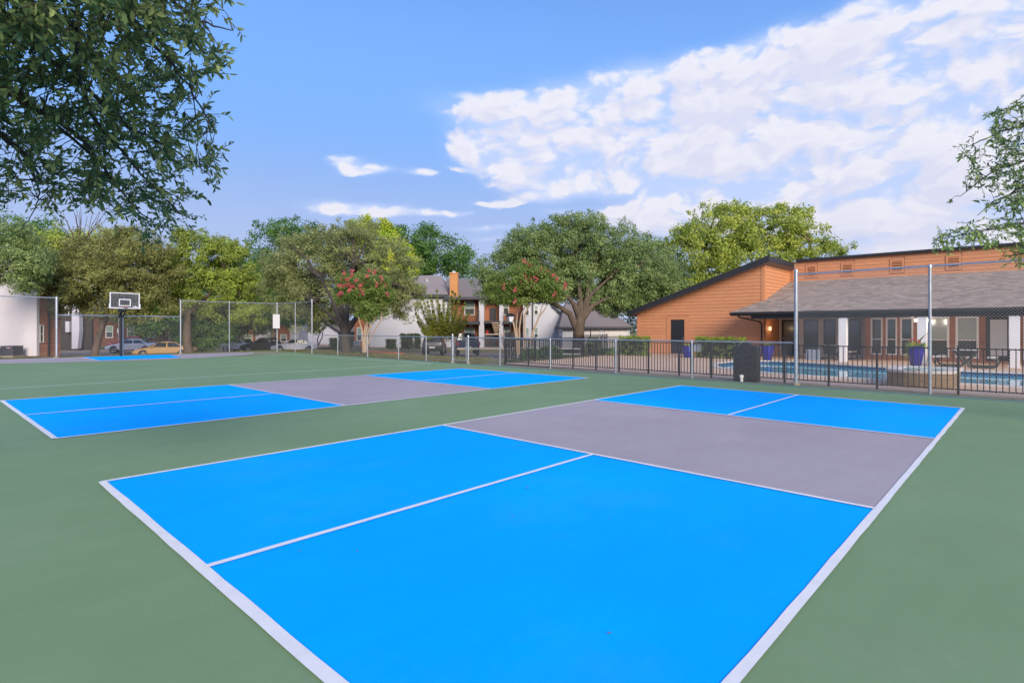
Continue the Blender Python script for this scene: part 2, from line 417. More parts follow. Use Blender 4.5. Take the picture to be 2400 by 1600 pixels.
def pickleball(A, B, C, D, k0, k1, wl):
    """A near-left, B far-left, C far-right, D near-right corners; k = kitchen fractions along the length"""
    A, B, C, D = map(Vector, (A, B, C, D))
    def P(s, t): return A.lerp(B, s).lerp(D.lerp(C, s), t)
    for s0, s1 in ((0, k0), (k1, 1)):
        for t0, t1 in ((0, .5), (.5, 1)):
            patch('service_court', [P(s0,t0), P(s1,t0), P(s1,t1), P(s0,t1)], .004, M_BLUE)
    patch('kitchen_zone', [P(k0,0), P(k1,0), P(k1,1), P(k0,1)], .004, M_GREY)
    def ln(a, b, w, z): rough_line(a, b, w, z)
    ln(P(0,0), P(1,0), wl, .009); ln(P(0,1), P(1,1), wl, .009)
    ln(P(0,0), P(0,1), wl*1.2, .011); ln(P(1,0), P(1,1), wl, .011)
    ln(P(k0,0), P(k0,1), wl*.9, .013); ln(P(k1,0), P(k1,1), wl*.9, .013)
    ln(P(0,.5), P(k0,.5), wl*.9, .015); ln(P(k1,.5), P(1,.5), wl*.9, .015)
pickleball((1.43,7.10), (14.86,7.13), (14.45,.90), (1.30,.98), .345, .672, .062)
pickleball((1.54,16.78), (15.28,16.70), (15.1,10.42), (1.53,10.40), .348, .668, .062)
rough_line((-10,20.1), (16.47,20.05), .085, .006, M_PALE_LINE); rough_line((16.45,20.05), (16.05,38.2), .085, .007, M_PALE_LINE)
M_BLUEL = mat('blue_line_paint', (.03,.23,.62), .6, col2=(.10,.24,.40), vscale=6)
prev = None
for (y0, y1) in ((-16, 5), (5, 20), (20, 34)):
    rough_line((fx(y0)-.36, y0), (fx(y1)-.36, y1), .10, .006, M_BLUEL, jit=.018)
# half-round grey basketball area with its blue key
arc = [(-6,39.4),(-6,37.4),(-2,36.2),(1,35.4),(3.3,34.55),(5.2,33.85),(7.2,33.25),(9.2,33.05),(11.2,33.5),(13.2,34.6),(14.4,35.5),(15.6,37.0),(15.9,38.3),(15.4,39.4)]
patch('basketball_zone', arc, .004, M_GREY)
for a, b in zip(arc[1:-2], arc[2:-1]): rough_line(a, b, .07, .009, M_LINE)
M_CLAY = mat('reddish_wear', (.30,.17,.13), .7, col2=(.14,.22,.15), vscale=1.6)
patch('worn_patch', [(11.4,34.3),(13.8,33.9),(16.6,35.3),(18.0,37.3),(16.6,38.3),(14.6,36.4)], .003, M_CLAY)
patch('key_zone', [(6.9,39.0),(6.75,34.2),(10.5,34.25),(11.3,39.0)], .008, M_BLUE)
for a, b in (((6.9,39.0),(6.75,34.2)), ((6.75,34.2),(11.7,34.4)), ((11.3,39.0),(11.7,34.4))): rough_line(a, b, .07, .014, M_LINE)
# concrete strip and grit under the fences
strip = [(fx(-16)-.085,-16),(fx(18)-.085,18),(fx(18)+.4,18),(ix(10)+.1,10),(ix(0)+.14,0),(ix(-16)+.4,-16)]
o = MB().add([(x,y,.006) for x,y in strip],[tuple(range(len(strip)))]).build('fence_curb', M_CONC, fix=False); o.rotation_euler=(0,0,RZ); tag(o, kind='structure')
if o.data.polygons[0].normal.z < 0: o.data.flip_normals()

# pool deck, with the pool cut out of it
M_DECK = mat('pool_deck_concrete', (.54,.36,.25), .85, col2=(.62,.44,.33), vscale=1.1, bump=.3, bscale=90)
M_COPE = mat('coping_stone', (.56,.50,.46), .7, var=.12, vscale=4)
POOL = [(20.6,-14),(20.6,5.2),(20.95,6.5),(21.6,7.9),(22.4,8.95),(23.6,9.75),(25.2,10.3),(26.8,10.35),(28.0,10.0),(28.7,9.2),(28.75,8.2),(28.2,6.6),(27.4,4.8),(26.9,3.2),(26.8,1.6),(26.9,-14)]
def build_pool():
    deck = [(ix(-14)+.06,-14),(ix(10)+.05,10),(ix(17.4)+.05,17.4),(33.4,19.2),(36,19),(36,-14)]
    poly = deck[:5] + [(36,-13.9)] + [(26.9,-13.9)] + POOL[-2:0:-1] + [(20.6,-13.9)] + [(ix(-13.9)+.06,-13.9)]
    poly = poly[1:]
    o = MB().add([(x,y,.012) for x,y in poly],[tuple(range(len(poly)))]).build('pool_deck', M_DECK, fix=False)
    if o.data.polygons[0].normal.z < 0: o.data.flip_normals()
    o.rotation_euler = (0,0,RZ); tag(o, kind='structure')
    # basin
    p = court_thing('swimming_pool', 'kidney shaped swimming pool of clear blue water set in the tan deck', 'pool', 24, 4)
    og = (24,4,0); pts = POOL[:]; n = len(pts)
    w = MB(og)
    for i in range(n-1):
        (x0,y0),(x1,y1) = pts[i], pts[i+1]; w.quad((x0,y0,.01),(x1,y1,.01),(x1,y1,-1.2),(x0,y0,-1.2))
    w.add([(x,y,-1.2) for x,y in pts],[tuple(range(n))])
    w.build('basin', mat('pool_plaster', (.10,.42,.62), .7, var=.06), p)
    t = MB(og)
    for i in range(n-1):
        (x0,y0),(x1,y1) = pts[i], pts[i+1]
        cx, cy = 24.3, 3; 
        def out(x,y,k=.012):
            d = Vector((x-cx,y-cy)); d.normalize(); return (x-d.x*k, y-d.y*k)
        a0 = out(x0,y0); a1 = out(x1,y1)
        t.quad((*a0,-.01),(*a1,-.01),(*a1,-.17),(*a0,-.17))
    t.build('waterline_tile', mat('blue_tile', (.02,.06,.16), .25, var=.4, vscale=14), p)
    c = MB(og)
    for i in range(n-1):
        (x0,y0),(x1,y1) = pts[i], pts[i+1]
        d = Vector((x1-x0,y1-y0)); d.normalize(); nn = Vector((d.y,-d.x))
        if nn.dot(Vector(((x0+x1)/2-24.3,(y0+y1)/2-3))) < 0: nn = -nn
        q = nn*.28; e = -nn*.03
        c.hexa([(x0+e.x,y0+e.y,.0),(x1+e.x,y1+e.y,.0),(x1+q.x,y1+q.y,.0),(x0+q.x,y0+q.y,.0),(x0+e.x,y0+e.y,.05),(x1+e.x,y1+e.y,.05),(x1+q.x,y1+q.y,.04),(x0+q.x,y0+q.y,.04)])
    c.build('coping', M_COPE, p)
    wm = bpy.data.materials.new('pool_water'); wm.use_nodes = True; N = wm.node_tree.nodes; L = wm.node_tree.links; b = N['Principled BSDF']
    b.inputs['Base Color'].default_value = (.09,.50,.66,1); b.inputs['Roughness'].default_value = .04; b.inputs['IOR'].default_value = 1.33
    b.inputs['Transmission Weight'].default_value = .25; b.inputs['Specular IOR Level'].default_value = .22
    nz = N.new('ShaderNodeTexNoise'); nz.inputs['Scale'].default_value = 2.2; nz.inputs['Detail'].default_value = 3
    tc = N.new('ShaderNodeTexCoord'); L.new(tc.outputs['Object'], nz.inputs['Vector'])
    bp = N.new('ShaderNodeBump'); bp.inputs['Strength'].default_value = .06; bp.inputs['Distance'].default_value = .03; L.new(nz.outputs['Fac'], bp.inputs['Height']); L.new(bp.outputs[0], b.inputs['Normal'])
    wt = MB(og).add([(x,y,-.10) for x,y in pts],[tuple(range(n))]).build('water', wm, p, fix=False)
    if wt.data.polygons[0].normal.z < 0: wt.data.flip_normals()
    # raised spa
    s = court_thing('raised_spa', 'raised round fronted spa faced in brown stone beside the pool', 'spa', 19.4, 2.1)
    og = (19.4,2.1,0)
    def outl(g):
        pts = [(20.9+g,1.36-g),(19.5,1.36-g)]
        for i in range(9):
            a = math.pi*(i/8); pts.append((19.1-.62*math.sin(a)*(1+g), 2.12-(.76+g)*math.cos(a)))
        pts += [(19.5,2.88+g),(20.9+g,2.88+g)]; return pts
    MB(og).prism(outl(0), -.3, .40).build('stone_wall', mat('brown_stone', (.17,.11,.058), .8, col2=(.27,.18,.10), vscale=9, bump=.8, bscale=16), s)
    oo = outl(.05); ii = outl(-.22); n = len(oo); c = MB(og)
    for i in range(n):
        j = (i+1) % n
        c.hexa([(*ii[i],.40),(*ii[j],.40),(*oo[j],.40),(*oo[i],.40),(*ii[i],.47),(*ii[j],.47),(*oo[j],.47),(*oo[i],.47)])
    c.build('coping', M_COPE, s)
    wt = MB(og).add([(x,y,.43) for x,y in outl(-.2)],[tuple(range(n))]).build('water', wm, s, fix=False)
    if wt.data.polygons[0].normal.z < 0: wt.data.flip_normals()
build_pool()

# parking lot, drive, walk and red curb beyond the lawn
M_ASPH = mat('drive_concrete', (.235,.175,.145), .9, col2=(.29,.225,.19), vscale=.6, bump=.3, bscale=40)
sheet('parking_lot', [(-52,43.5),(-36,42.5),(-27,49),(-20,50.5),(-12,46.5),(-9.5,45.2),(1.5,45.6),(2.5,58),(-13,58.5),(-22,66),(-52,70)], -.018, M_ASPH, 2.5)
M_WALK = mat('walk_concrete', (.40,.34,.29), .9, var=.12, vscale=.9)
M_RED = mat('red_curb_paint', (.42,.075,.05), .7, var=.25, vscale=2)
for p, q in (((-11.9,46.2),(-9.4,45.0)), ((-9.4,45.0),(-8.7,45.0)), ((-26.5,48.6),(-20.3,50.1))):
    p, q = Vector(p), Vector(q); d = (q-p).normalized(); n = Vector((-d.y,d.x))*.09; c = MB()
    k = 6
    for i in range(k):
        a, b = p.lerp(q, i/k), p.lerp(q, (i+1)/k); za, zb = ground(*a), ground(*b)
        c.hexa([(a.x-n.x,a.y-n.y,za-.1),(b.x-n.x,b.y-n.y,zb-.1),(b.x+n.x,b.y+n.y,zb-.1),(a.x+n.x,a.y+n.y,za-.1),
                (a.x-n.x,a.y-n.y,za+.13),(b.x-n.x,b.y-n.y,zb+.13),(b.x+n.x,b.y+n.y,zb+.13),(a.x+n.x,a.y+n.y,za+.13)])
    tag(c.build('red_curb', M_RED), kind='structure')
M_BAY = mat('bay_line_paint', (.60,.58,.55), .7)
for X in (-4.55, -1.55):
    sheet('bay_line', [(X,46.2),(X+.11,46.2),(X-.35,52),(X-.46,52)], -.010, M_BAY, 2.0)

# ------------------------------------------------------------------ fences
def strands(mb, p, q, z0, z1, pitch=.072, r=.00135):
    """chain-link wires between two ground points (court grid), woven as two diagonal families"""
    p, q = Vector(p), Vector(q); d = (q - p); L = d.length; d.normalize(); nrm = Vector((-d.y, d.x)); H = z1 - z0
    def pt(s, z, off): c = p + d*s + nrm*off; return Vector((c.x, c.y, z))
    for fam in (1, -1):
        k = -H if fam == 1 else 0.0
        s = math.floor(-H/pitch)*pitch
        while s < L + H:
            # line: s(z) = s + fam*(z-z0)
            if fam == 1: za, zb = max(0, -s), min(H, L - s)
            else: za, zb = max(0, s - L), min(H, s)
            if zb - za > .03:
                A = pt(s + fam*za, z0 + za, .003*fam); B = pt(s + fam*zb, z0 + zb, .003*fam)
                t = d*(.7*r*1.41); t = Vector((t.x, t.y, -fam*.7*r*1.41)); n3 = Vector((nrm.x, nrm.y, 0))*r
                mb.add([A+t, A+n3, A-t, A-n3, B+t, B+n3, B-t, B-n3], [(0,1,5,4),(1,2,6,5),(2,3,7,6),(3,0,4,7)])
            s += pitch
def chain_fence(label, pts, h, posts, group, post_r=.03, end_r=.045, spikes=.045, ends=(True, True), rail_r=.021, zb=.04, wire=.0013):
    """pts: run of corner points; posts: list of (x, y, is_terminal, height)"""
    o0 = (pts[0][0], pts[0][1], 0)
    t = court_thing('chain_link_fence', label, 'fence', *pts[0], group=group)
    mb = MB(o0); rl = MB(o0)
    for p, q in zip(pts, pts[1:]):
        strands(mb, p, q, zb, h + spikes, r=wire)
        rl.tube([(*p, h), (*q, h)], rail_r, 8)
    w = mb.build('wire_mesh', M_WIRE, t, fix=False); w['kind'] = 'stuff'
    rl.build('top_rail', M_GALV, t, smooth=True)
    for (x, y, term, hh) in posts:
        r = end_r if term else post_r
        b = MB(o0).cyl(x, y, -.25, hh - .03, r, 12)
        b.lathe([(r*1.12, hh-.06), (r*1.12, hh-.02), (r*.9, hh+.012), (r*.45, hh+.03), (0.001, hh+.034)], 12, (x, y, 0))
        po = b.build('post', M_GALV, t, smooth=True)
        if term:
            for k in range(max(2, int(h/.55))):
                z = .2 + k*(h-.35)/max(1, int(h/.55)-1); bd = MB(o0).lathe([(r*1.0,z-.014),(r*1.22,z-.012),(r*1.22,z+.012),(r*1.0,z+.014)], 12, (x,y,0))
                bd.build('band', M_GALV, po)
            if h > 2.9 or True:
                f = MB(o0).lathe([(r*2.2,-.02),(r*2.0,.05),(r*1.2,.075),(r*1.0,.08)], 12, (x,y,0)); f.build('footing', M_CONC, po)
    return t
G_F = 'chain-link fences around the sports court'
T = chain_fence('tall grey chain-link fence in front of the pool, open down to the low fence', [(fx(4.72),4.72),(fx(1.69),1.69),(fx(-1.6),-1.6),(fx(-5),-5)], 3.13,
            [(fx(4.75),4.75,True,3.26),(fx(1.69),1.69,False,3.15),(fx(-1.6),-1.6,False,3.15),(fx(-5),-5,False,3.15)], G_F, post_r=.035, end_r=.052)
chain_fence('low chain-link fence between the narrow gate and the tall fence post by the pool', [(fx(18.75),18.75),(fx(4.83),4.83)], 1.2,
            [(fx(18.78),18.78,True,1.28),(fx(16.7),16.7,False,1.2),(fx(13.85),13.85,False,1.2),(fx(10.78),10.78,False,1.2),(fx(7.88),7.88,False,1.2)], G_F)
chain_fence('low chain-link fence in front of the lawn, left of the narrow gate', [(fx(34.1),34.1),(fx(19.95),19.95)], 1.2,
            [(fx(30.8),30.8,False,1.2),(fx(27.4),27.4,False,1.2),(fx(24.35),24.35,False,1.2),(fx(21.95),21.95,False,1.2),(fx(19.9),19.9,True,1.34)], G_F)
chain_fence('tall chain-link corner fence with a pale panel on its corner post', [(18.14,34.2),(18.3,36.8),(18.15,39.2),(15.0,39.45),(12.05,39.45)], 3.38,
            [(18.14,34.2,True,3.5),(18.3,36.8,False,3.4),(18.15,39.2,True,3.45),(15.0,39.45,False,3.4),(12.05,39.45,True,3.42)], G_F, rail_r=.026, wire=.00085)
chain_fence('chain-link fence of middle height behind the basketball hoop', [(12.0,39.45),(8.98,39.45),(5.95,39.4)], 2.36,
            [(8.98,39.45,False,2.4)], G_F, post_r=.04, rail_r=.026, wire=.00085)
chain_fence('tall chain-link fence in front of the white building by the air conditioners', [(5.88,39.4),(2.5,39.4),(-1.5,39.4)], 3.3,
            [(5.88,39.4,True,3.34),(-1.5,39.4,False,3.3)], G_F, end_r=.065, rail_r=.026, wire=.00085)
def build_gate():
    y0, y1 = 19.82, 18.92; o0 = (fx(19.4), 19.4, 0)
    t = court_thing('chain_link_gate', 'narrow grey chain-link gate leaf hung between the two low fences', 'gate', fx(19.4), 19.4)
    f = MB(o0); a, b = (fx(y0), y0), (fx(y1), y1)
    f.tube([(*a,.08),(*a,1.24)], .022, 8); f.tube([(*b,.08),(*b,1.2)], .022, 8); f.tube([(*a,1.17),(*b,1.17)], .02, 8); f.tube([(*a,.12),(*b,.12)], .02, 8)
    f.build('gate_frame', M_GALV, t, smooth=True)
    m = MB(o0); strands(m, a, b, .12, 1.17); w = m.build('wire_mesh', M_WIRE, t, fix=False); w['kind'] = 'stuff'
    h = MB(o0)
    for z in (.3, 1.0): h.box(a[0]-.03, a[0]+.03, a[1]-.03, a[1]+.1, z-.03, z+.03)
    h.build('hinge', M_GALV, t)
    l = MB(o0); l.box(b[0]-.03, b[0]+.03, b[1]-.14, b[1]+.03, .62, .68); l.build('latch', M_GALV, t)
build_gate()
# pale panel on the corner post
t = court_thing('panel_sign', 'blank pale panel sign fixed to the corner post of the tall fence', 'sign', 18.0, 39.0, 0, math.radians(45))
MB().box(-.012,.012,-.24,.24,1.62,2.62).build('panel', mat('pale_panel', (.50,.50,.52), .6, var=.05), t)
MB().box(.012,.05,-.03,.03,1.7,2.55).build('bracket', M_GALV, t)

# black iron fence round the pool
def iron_run(label, p, q, h, spacing, posts, group='black iron fences around the pool', finials=(), pr=.0095):
    p, q = Vector(p), Vector(q); d = q - p; L = d.length; d.normalize(); o0 = (p.x, p.y, 0)
    t = court_thing('iron_fence', label, 'fence', p.x, p.y, group=group)
    n = int(L/spacing); sq = pr
    me = MB().box(-sq, sq, -sq, sq, .11, h).mesh('picket', M_IRON)
    for i in range(1, n):
        c = d * (i*spacing)
        link('picket', me, t, (c.x, c.y, rnd.uniform(-.004,.004)), (0, 0, math.atan2(d.y, d.x)))
    for z, nm in ((h-.02, 'top_rail'), (.13, 'bottom_rail')):
        nn = Vector((-d.y, d.x))*.017; a = Vector((0,0)); b = d*L
        MB().hexa([(a.x-nn.x,a.y-nn.y,z-.015),(b.x-nn.x,b.y-nn.y,z-.015),(b.x+nn.x,b.y+nn.y,z-.015),(a.x+nn.x,a.y+nn.y,z-.015),
                   (a.x-nn.x,a.y-nn.y,z+.015),(b.x-nn.x,b.y-nn.y,z+.015),(b.x+nn.x,b.y+nn.y,z+.015),(a.x+nn.x,a.y+nn.y,z+.015)]).build(nm, M_IRON, t)
    pm = {}
    for s_ in posts:
        hh = h + .03
        big = .023
        if s_ in finials: hh = h + .22
        key = (hh,)
        if key not in pm:
            b = MB().box(-big, big, -big, big, -.2, hh); b.box(-big-.006, big+.006, -big-.006, big+.006, hh, hh+.02)
            pm[key] = b.mesh('post', M_IRON)
        c = d*s_; link('post', pm[key], t, (c.x, c.y, 0), (0,0,math.atan2(d.y,d.x)))
    return t
ys = [17.3,15.8,14.5,13.35,12.15,11.05,9.82,8.62,7.47,5.2,4.0,2.87,1.17,-.5,-2.3]
ys = [17.3,15.8,14.55,13.3,12.15,11.08,9.82,8.62,7.47,5.2,4.02,2.86,1.17,-.6,-2.4,-4.2]
P0, P1 = Vector((ix(17.3),17.3)), Vector((ix(-4.2),-4.2))
iron_run('long black iron fence between the sports court and the pool deck', P0, P1, 1.14, .114, [(Vector((ix(y),y))-P0).length for y in ys])
iron_run('black iron fence running from the far corner of the pool deck to the orange gable', (ix(17.3)+.1,17.35), (32.6,18.95), 1.14, .115, [.02,2.4,4.8,7.2,9.6,12,14.3])
iron_run('black iron gate fence across the back of the deck with two taller posts', (28.6,20.9), (33.6,21.6), 1.2, .115, [.02,2.4,4.95], finials=(.02,2.4))

# grill under a black cover, pipe stub, signs hung on the iron fence
def build_grill():
    y = 6.22; x = 17.40
    t = court_thing('covered_grill', 'barbecue grill under a black cover standing between the two fences', 'grill', x, y)
    W, D, H = .36, .15, 1.06
    rings = []
    for z, k, w in ((.0,.93,0),(.06,.97,0),(.12,.99,0),(.4,1.0,0),(.8,.99,0),(.98,.98,0),(1.05,.95,0),(1.09,.86,0)):
        r = []
        for (sx, sy) in ((-1,-1),(-.6,-1.04),(-.2,-1.0),(.2,-1.05),(.6,-1.0),(1,-1),(1.03,0),(1,1),(.5,1.03),(0,1),(-.5,1.03),(-1,1),(-1.03,0)):
            r.append((D*sy*k*(1+rnd.uniform(-.05,.05)), W*sx*(k if k > .9 else k+.04)*(1+rnd.uniform(-.02,.02)), z*(1+rnd.uniform(-.01,.01))))
        rings.append(r)
    mt = mat('black_cover', (.010,.010,.012), .6, bump=.5, bscale=9)
    MB().loft(rings).build('cover', mt, t, smooth=True, bevel=.012)
    MB().loft([[(-.11,-.17,1.07),(.11,-.17,1.07),(.11,.2,1.07),(-.11,.2,1.07)],[(-.08,-.08,1.19),(.08,-.08,1.19),(.08,.10,1.19),(-.08,.10,1.19)]]).build('hood', mt, t, bevel=.02)
    for sy in (-.28,.28): MB().cyl(0, sy, -.02, .08, .03, 8).build('leg', mt, t)
build_grill()
t = MB().lathe([(.045,0),(.045,.13),(.06,.13),(.06,.19),(.05,.205),(.0,.21)],14).build('pipe_stub', mat('white_plastic', (.6,.6,.58), .4), smooth=True)
t.location = CF(17.19,6.30,0); tag(t, 'short capped white pipe in front of the black grill cover', 'pipe')
def sign_on_fence(name, label, y, zc, w, h, group=None):
    t = court_thing(name, label, 'sign', ix(y)+.03, y, 0, math.radians(2), group)
    MB().box(0,.012,-w/2,w/2,zc-h/2,zc+h/2).build('panel', M_WHITE, t, bevel=.004)
    b = MB()
    for s in (-1,1): b.box(-.012,0,s*w*.3-.012,s*w*.3+.012,zc-h*.42,zc+h*.42)
    b.build('bracket', M_GALV, t)
sign_on_fence('notice_board', 'blank white notice board on the iron fence below the gable door', 8.05, .98, .40, .27)
sign_on_fence('notice_board', 'blank white notice board on the iron fence beside the porch pillar', 4.43, .86, .37, .30)

# basketball hoop
def build_hoop():
    t = court_thing('basketball_hoop', 'basketball hoop with a clear backboard on a black pole', 'basketball hoop', 8.80, 39.15)
    blk = mat('black_pole_paint', (.012,.012,.016), .4)
    MB().box(-.06,.06,-.06,.06,-.05,2.72).build('pole', blk, t, bevel=.01)
    a = MB()
    for s in (-.11,.11):
        for z0, z1 in ((2.30,2.85),(2.60,3.50)):
            a.hexa([(s-.03,.02,z0-.04),(s+.03,.02,z0-.04),(s+.03,-.80,z1-.04),(s-.03,-.80,z1-.04),(s-.03,.02,z0+.04),(s+.03,.02,z0+.04),(s+.03,-.80,z1+.04),(s-.03,-.80,z1+.04)])
    a.build('arm', blk, t)
    m = MB().tube([(-.1,.08,.9),(-.1,.06,2.4)], .012, 6); m.tube([(-.13,.1,1.35),(-.13,.1,1.6)],.025,8); m.build('crank_rod', M_GALV, t)
    W, z0, z1, Y = .73, 2.76, 3.67, -.86
    g = bpy.data.materials.new('backboard_glass'); g.use_nodes = True; N = g.node_tree.nodes; L = g.node_tree.links
    b = N['Principled BSDF']; b.inputs['Base Color'].default_value = (.30,.33,.40,1); b.inputs['Roughness'].default_value = .08
    tr = N.new('ShaderNodeBsdfTransparent'); tr.inputs[0].default_value = (.72,.74,.80,1); mx = N.new('ShaderNodeMixShader'); mx.inputs[0].default_value = .13
    L.new(tr.outputs[0], mx.inputs[1]); L.new(b.outputs[0], mx.inputs[2]); L.new(mx.outputs[0], N['Material Output'].inputs[0])
    bb = MB().box(-W+.04,W-.04,Y-.006,Y+.006,z0+.04,z1-.04).build('backboard', g, t)
    wp = mat('white_frame_paint', (.62,.62,.68), .4)
    f = MB(); 
    for x0,x1,c0,c1 in ((-W,W,z1-.05,z1),(-W,W,z0,z0+.06),(-W,-W+.05,z0+.06,z1-.05),(W-.05,W,z0+.06,z1-.05)): f.box(x0,x1,Y-.025,Y+.025,c0,c1)
    f.box(-W-.03,-W,Y-.03,Y+.03,z0,z0+.28); f.box(W,W+.03,Y-.03,Y+.03,z0,z0+.28)
    f.build('board_frame', wp, t)
    s = MB()
    for x0,x1,c0,c1 in ((-.29,.29,3.26,3.31),(-.29,.29,2.90,2.95),(-.29,-.24,2.95,3.26),(.24,.29,2.95,3.26)): s.box(x0,x1,Y-.012,Y-.0065,c0,c1)
    s.build('target_square', wp, bb)
    s = MB()
    for x in (-.25,.25): s.box(x-.02,x+.02,Y+.01,Y+.05,2.95,3.64)
    s.build('brace', blk, t)
    s = MB().box(.38,.64,Y-.012,Y-.0065,2.86,2.895); s.prism_y([(.48,2.90),(.54,2.90),(.51,2.955)],Y-.012,Y-.0065); s.build('logo', wp, bb)
    rm = mat('rim_paint', (.22,.06,.03), .45); r = MB()
    pts = [(0.225*math.cos(2*math.pi*i/24), Y-.12-.225+.225*math.sin(2*math.pi*i/24), 2.88) for i in range(25)]
    r.tube(pts, .010, 6, caps=False); r.box(-.08,.08,Y-.13,Y-.013,2.83,2.90); r.build('rim', rm, t, smooth=True)
build_hoop()

# ------------------------------------------------------------------ clubhouse
M_ORANGE = mat('orange_siding_paint', (.54,.235,.112), .62, var=.07, vscale=2.2, bump=.08, bscale=30, orand=.04, stretch=(1,1,4))
M_OTRIM = mat('orange_trim_paint', (.525,.225,.108), .55, var=.04)
M_SHADEB = mat('dark_door_paint', (.017,.018,.024), .42, var=.1)
M_BRICK = bpy.data.materials.new('brown_brick'); M_BRICK.use_nodes = True
def brickmat(m):
    N = m.node_tree.nodes; L = m.node_tree.links; b = N['Principled BSDF']; b.inputs['Roughness'].default_value = .85
    tc = N.new('ShaderNodeTexCoord'); mp = N.new('ShaderNodeMapping'); mp.inputs['Rotation'].default_value = (math.radians(90),0,math.radians(90)); L.new(tc.outputs['Object'], mp.inputs[0])
    br = N.new('ShaderNodeTexBrick'); br.inputs['Color1'].default_value = (.42,.17,.095,1); br.inputs['Color2'].default_value = (.31,.12,.068,1); br.inputs['Mortar'].default_value = (.27,.19,.14,1)
    br.inputs['Scale'].default_value = 1.0; br.inputs['Brick Width'].default_value = .21; br.inputs['Row Height'].default_value = .075; br.inputs['Mortar Size'].default_value = .008
    L.new(mp.outputs[0], br.inputs['Vector']); L.new(br.outputs['Color'], b.inputs['Base Color'])
    bp = N.new('ShaderNodeBump'); bp.invert = True; bp.inputs['Strength'].default_value = .6; bp.inputs['Distance'].default_value = .01; L.new(br.outputs['Fac'], bp.inputs['Height']); L.new(bp.outputs[0], b.inputs['Normal'])
brickmat(M_BRICK)
def shinglemat(name, c):
    m = bpy.data.materials.new(name); m.use_nodes = True; N = m.node_tree.nodes; L = m.node_tree.links; b = N['Principled BSDF']; b.inputs['Roughness'].default_value = .95; b.inputs['Specular IOR Level'].default_value = .2
    a = N.new('ShaderNodeAttribute'); a.attribute_name = 'tone'; oi = N.new('ShaderNodeObjectInfo')
    ad = N.new('ShaderNodeMath'); ad.operation = 'ADD'; L.new(a.outputs['Fac'], ad.inputs[0]); 
    ml = N.new('ShaderNodeMath'); ml.operation = 'MULTIPLY'; ml.inputs[1].default_value = 1.0; L.new(oi.outputs['Random'], ml.inputs[0]); L.new(ml.outputs[0], ad.inputs[1])
    fr = N.new('ShaderNodeMath'); fr.operation = 'FRACT'; L.new(ad.outputs[0], fr.inputs[0])
    r = N.new('ShaderNodeValToRGB'); e = r.color_ramp.elements
    e[0].color = tuple(k*.76 for k in c)+(1,); e[1].color = tuple(k*1.30 for k in c)+(1,); L.new(fr.outputs[0], r.inputs[0])
    n = N.new('ShaderNodeTexNoise'); n.inputs['Scale'].default_value = 26; n.inputs['Detail'].default_value = 4; tc = N.new('ShaderNodeTexCoord'); L.new(tc.outputs['Object'], n.inputs['Vector'])
    mx = N.new('ShaderNodeMix'); mx.data_type = 'RGBA'; mx.blend_type = 'MULTIPLY'; mx.inputs[0].default_value = .5; L.new(r.outputs[0], mx.inputs[6]); L.new(n.outputs['Color'], mx.inputs[7])
    h = N.new('ShaderNodeHueSaturation'); h.inputs['Saturation'].default_value = .75; h.inputs['Value'].default_value = 1.3; L.new(mx.outputs[2], h.inputs['Color']); L.new(h.outputs[0], b.inputs['Base Color'])
    return m
M_SHING = shinglemat('shingle_grey_brown', (.315,.24,.195))
def set_tone(me, vals):
    a = me.attributes.new('tone', 'FLOAT', 'FACE'); a.data.foreach_set('value', vals)

OG = (32.8, 10.75, 0)
club = court_thing('clubhouse', 'orange clubhouse with a sloping gable, shingled porch roof and white pillars', 'building', OG[0], OG[1])
def C(): return MB(OG)
def hb(parent, name, m, x, ya, yb, z0, z1, ya1=None, yb1=None, lap=.018, face=-1):
    """one lap board on a wall facing -x: ya..yb at the bottom, ya1..yb1 at the top"""
    ya1 = ya if ya1 is None else ya1; yb1 = yb if yb1 is None else yb1
    z1 -= .007; xb, xt = x + face*(.006+lap), x + face*.006
    return C().add([(xb,ya,z0),(xb,yb,z0),(xt,yb1,z1),(xt,ya1,z1),(x,ya,z0),(x,yb,z0),(x,yb1,z1),(x,ya1,z1)],
                   [(0,1,2,3),(4,5,1,0),(4,0,3,7),(1,5,6,2)]).build(name, m, parent)
SL = (5.60-2.72)/(19.25-10.42)
def rtop(y): return 5.60 - (y-10.42)*SL            # top of the gable roof
def rbot(y): return rtop(y) - .30
wall = C().add([(32.85,10.79,0),(32.85,18.75,0),(32.85,18.75,rbot(18.75)),(32.85,10.79,rbot(10.79)),
                (32.81,10.79,-.2),(32.81,18.75,-.2),(32.81,18.75,rbot(18.75)),(32.81,10.79,rbot(10.79))],[(4,5,6,7)]).build('wall', M_OTRIM, club)
# gable wall boards, cut by the roof line, door and trims
DX0, DX1 = 15.50, 16.40                      # door
rows = 27; z = .05; dz = .2
RV = .2
while z < rbot(10.8):
    z1 = min(z + RV, rbot(10.8))
    yl0 = 18.65; yl1 = 18.65
    ylim = lambda zz: min(18.65, 10.42 + (5.30 - zz)/SL)
    a0, a1 = ylim(z), ylim(z1)
    if a1 > 10.95:
        segs = [(10.93, a0, 10.93, a1)]
        if z < 2.40:
            segs = [(10.93, DX0-.30, 10.93, DX0-.30), (DX1+.30, a0, DX1+.30, a1)]
        for (b0, e0, b1, e1) in segs:
            cut = sorted(c for c in (10.93 + ((k*3.66) + (int(round(z/RV))*1.37) % 3.66) for k in range(-1, 4)) if b0+.3 < c < min(e0, e1)-.3)
            ks = [(b0, b1)] + [(c, c) for c in cut] + [(e0, e1)]
            for (p0, p1), (q0, q1) in zip(ks, ks[1:]): hb(wall, 'siding_board', M_ORANGE, 32.8, p0+.0015, q0-.0015, z, z1-.001, p1+.0015, q1-.0015)
    z += RV
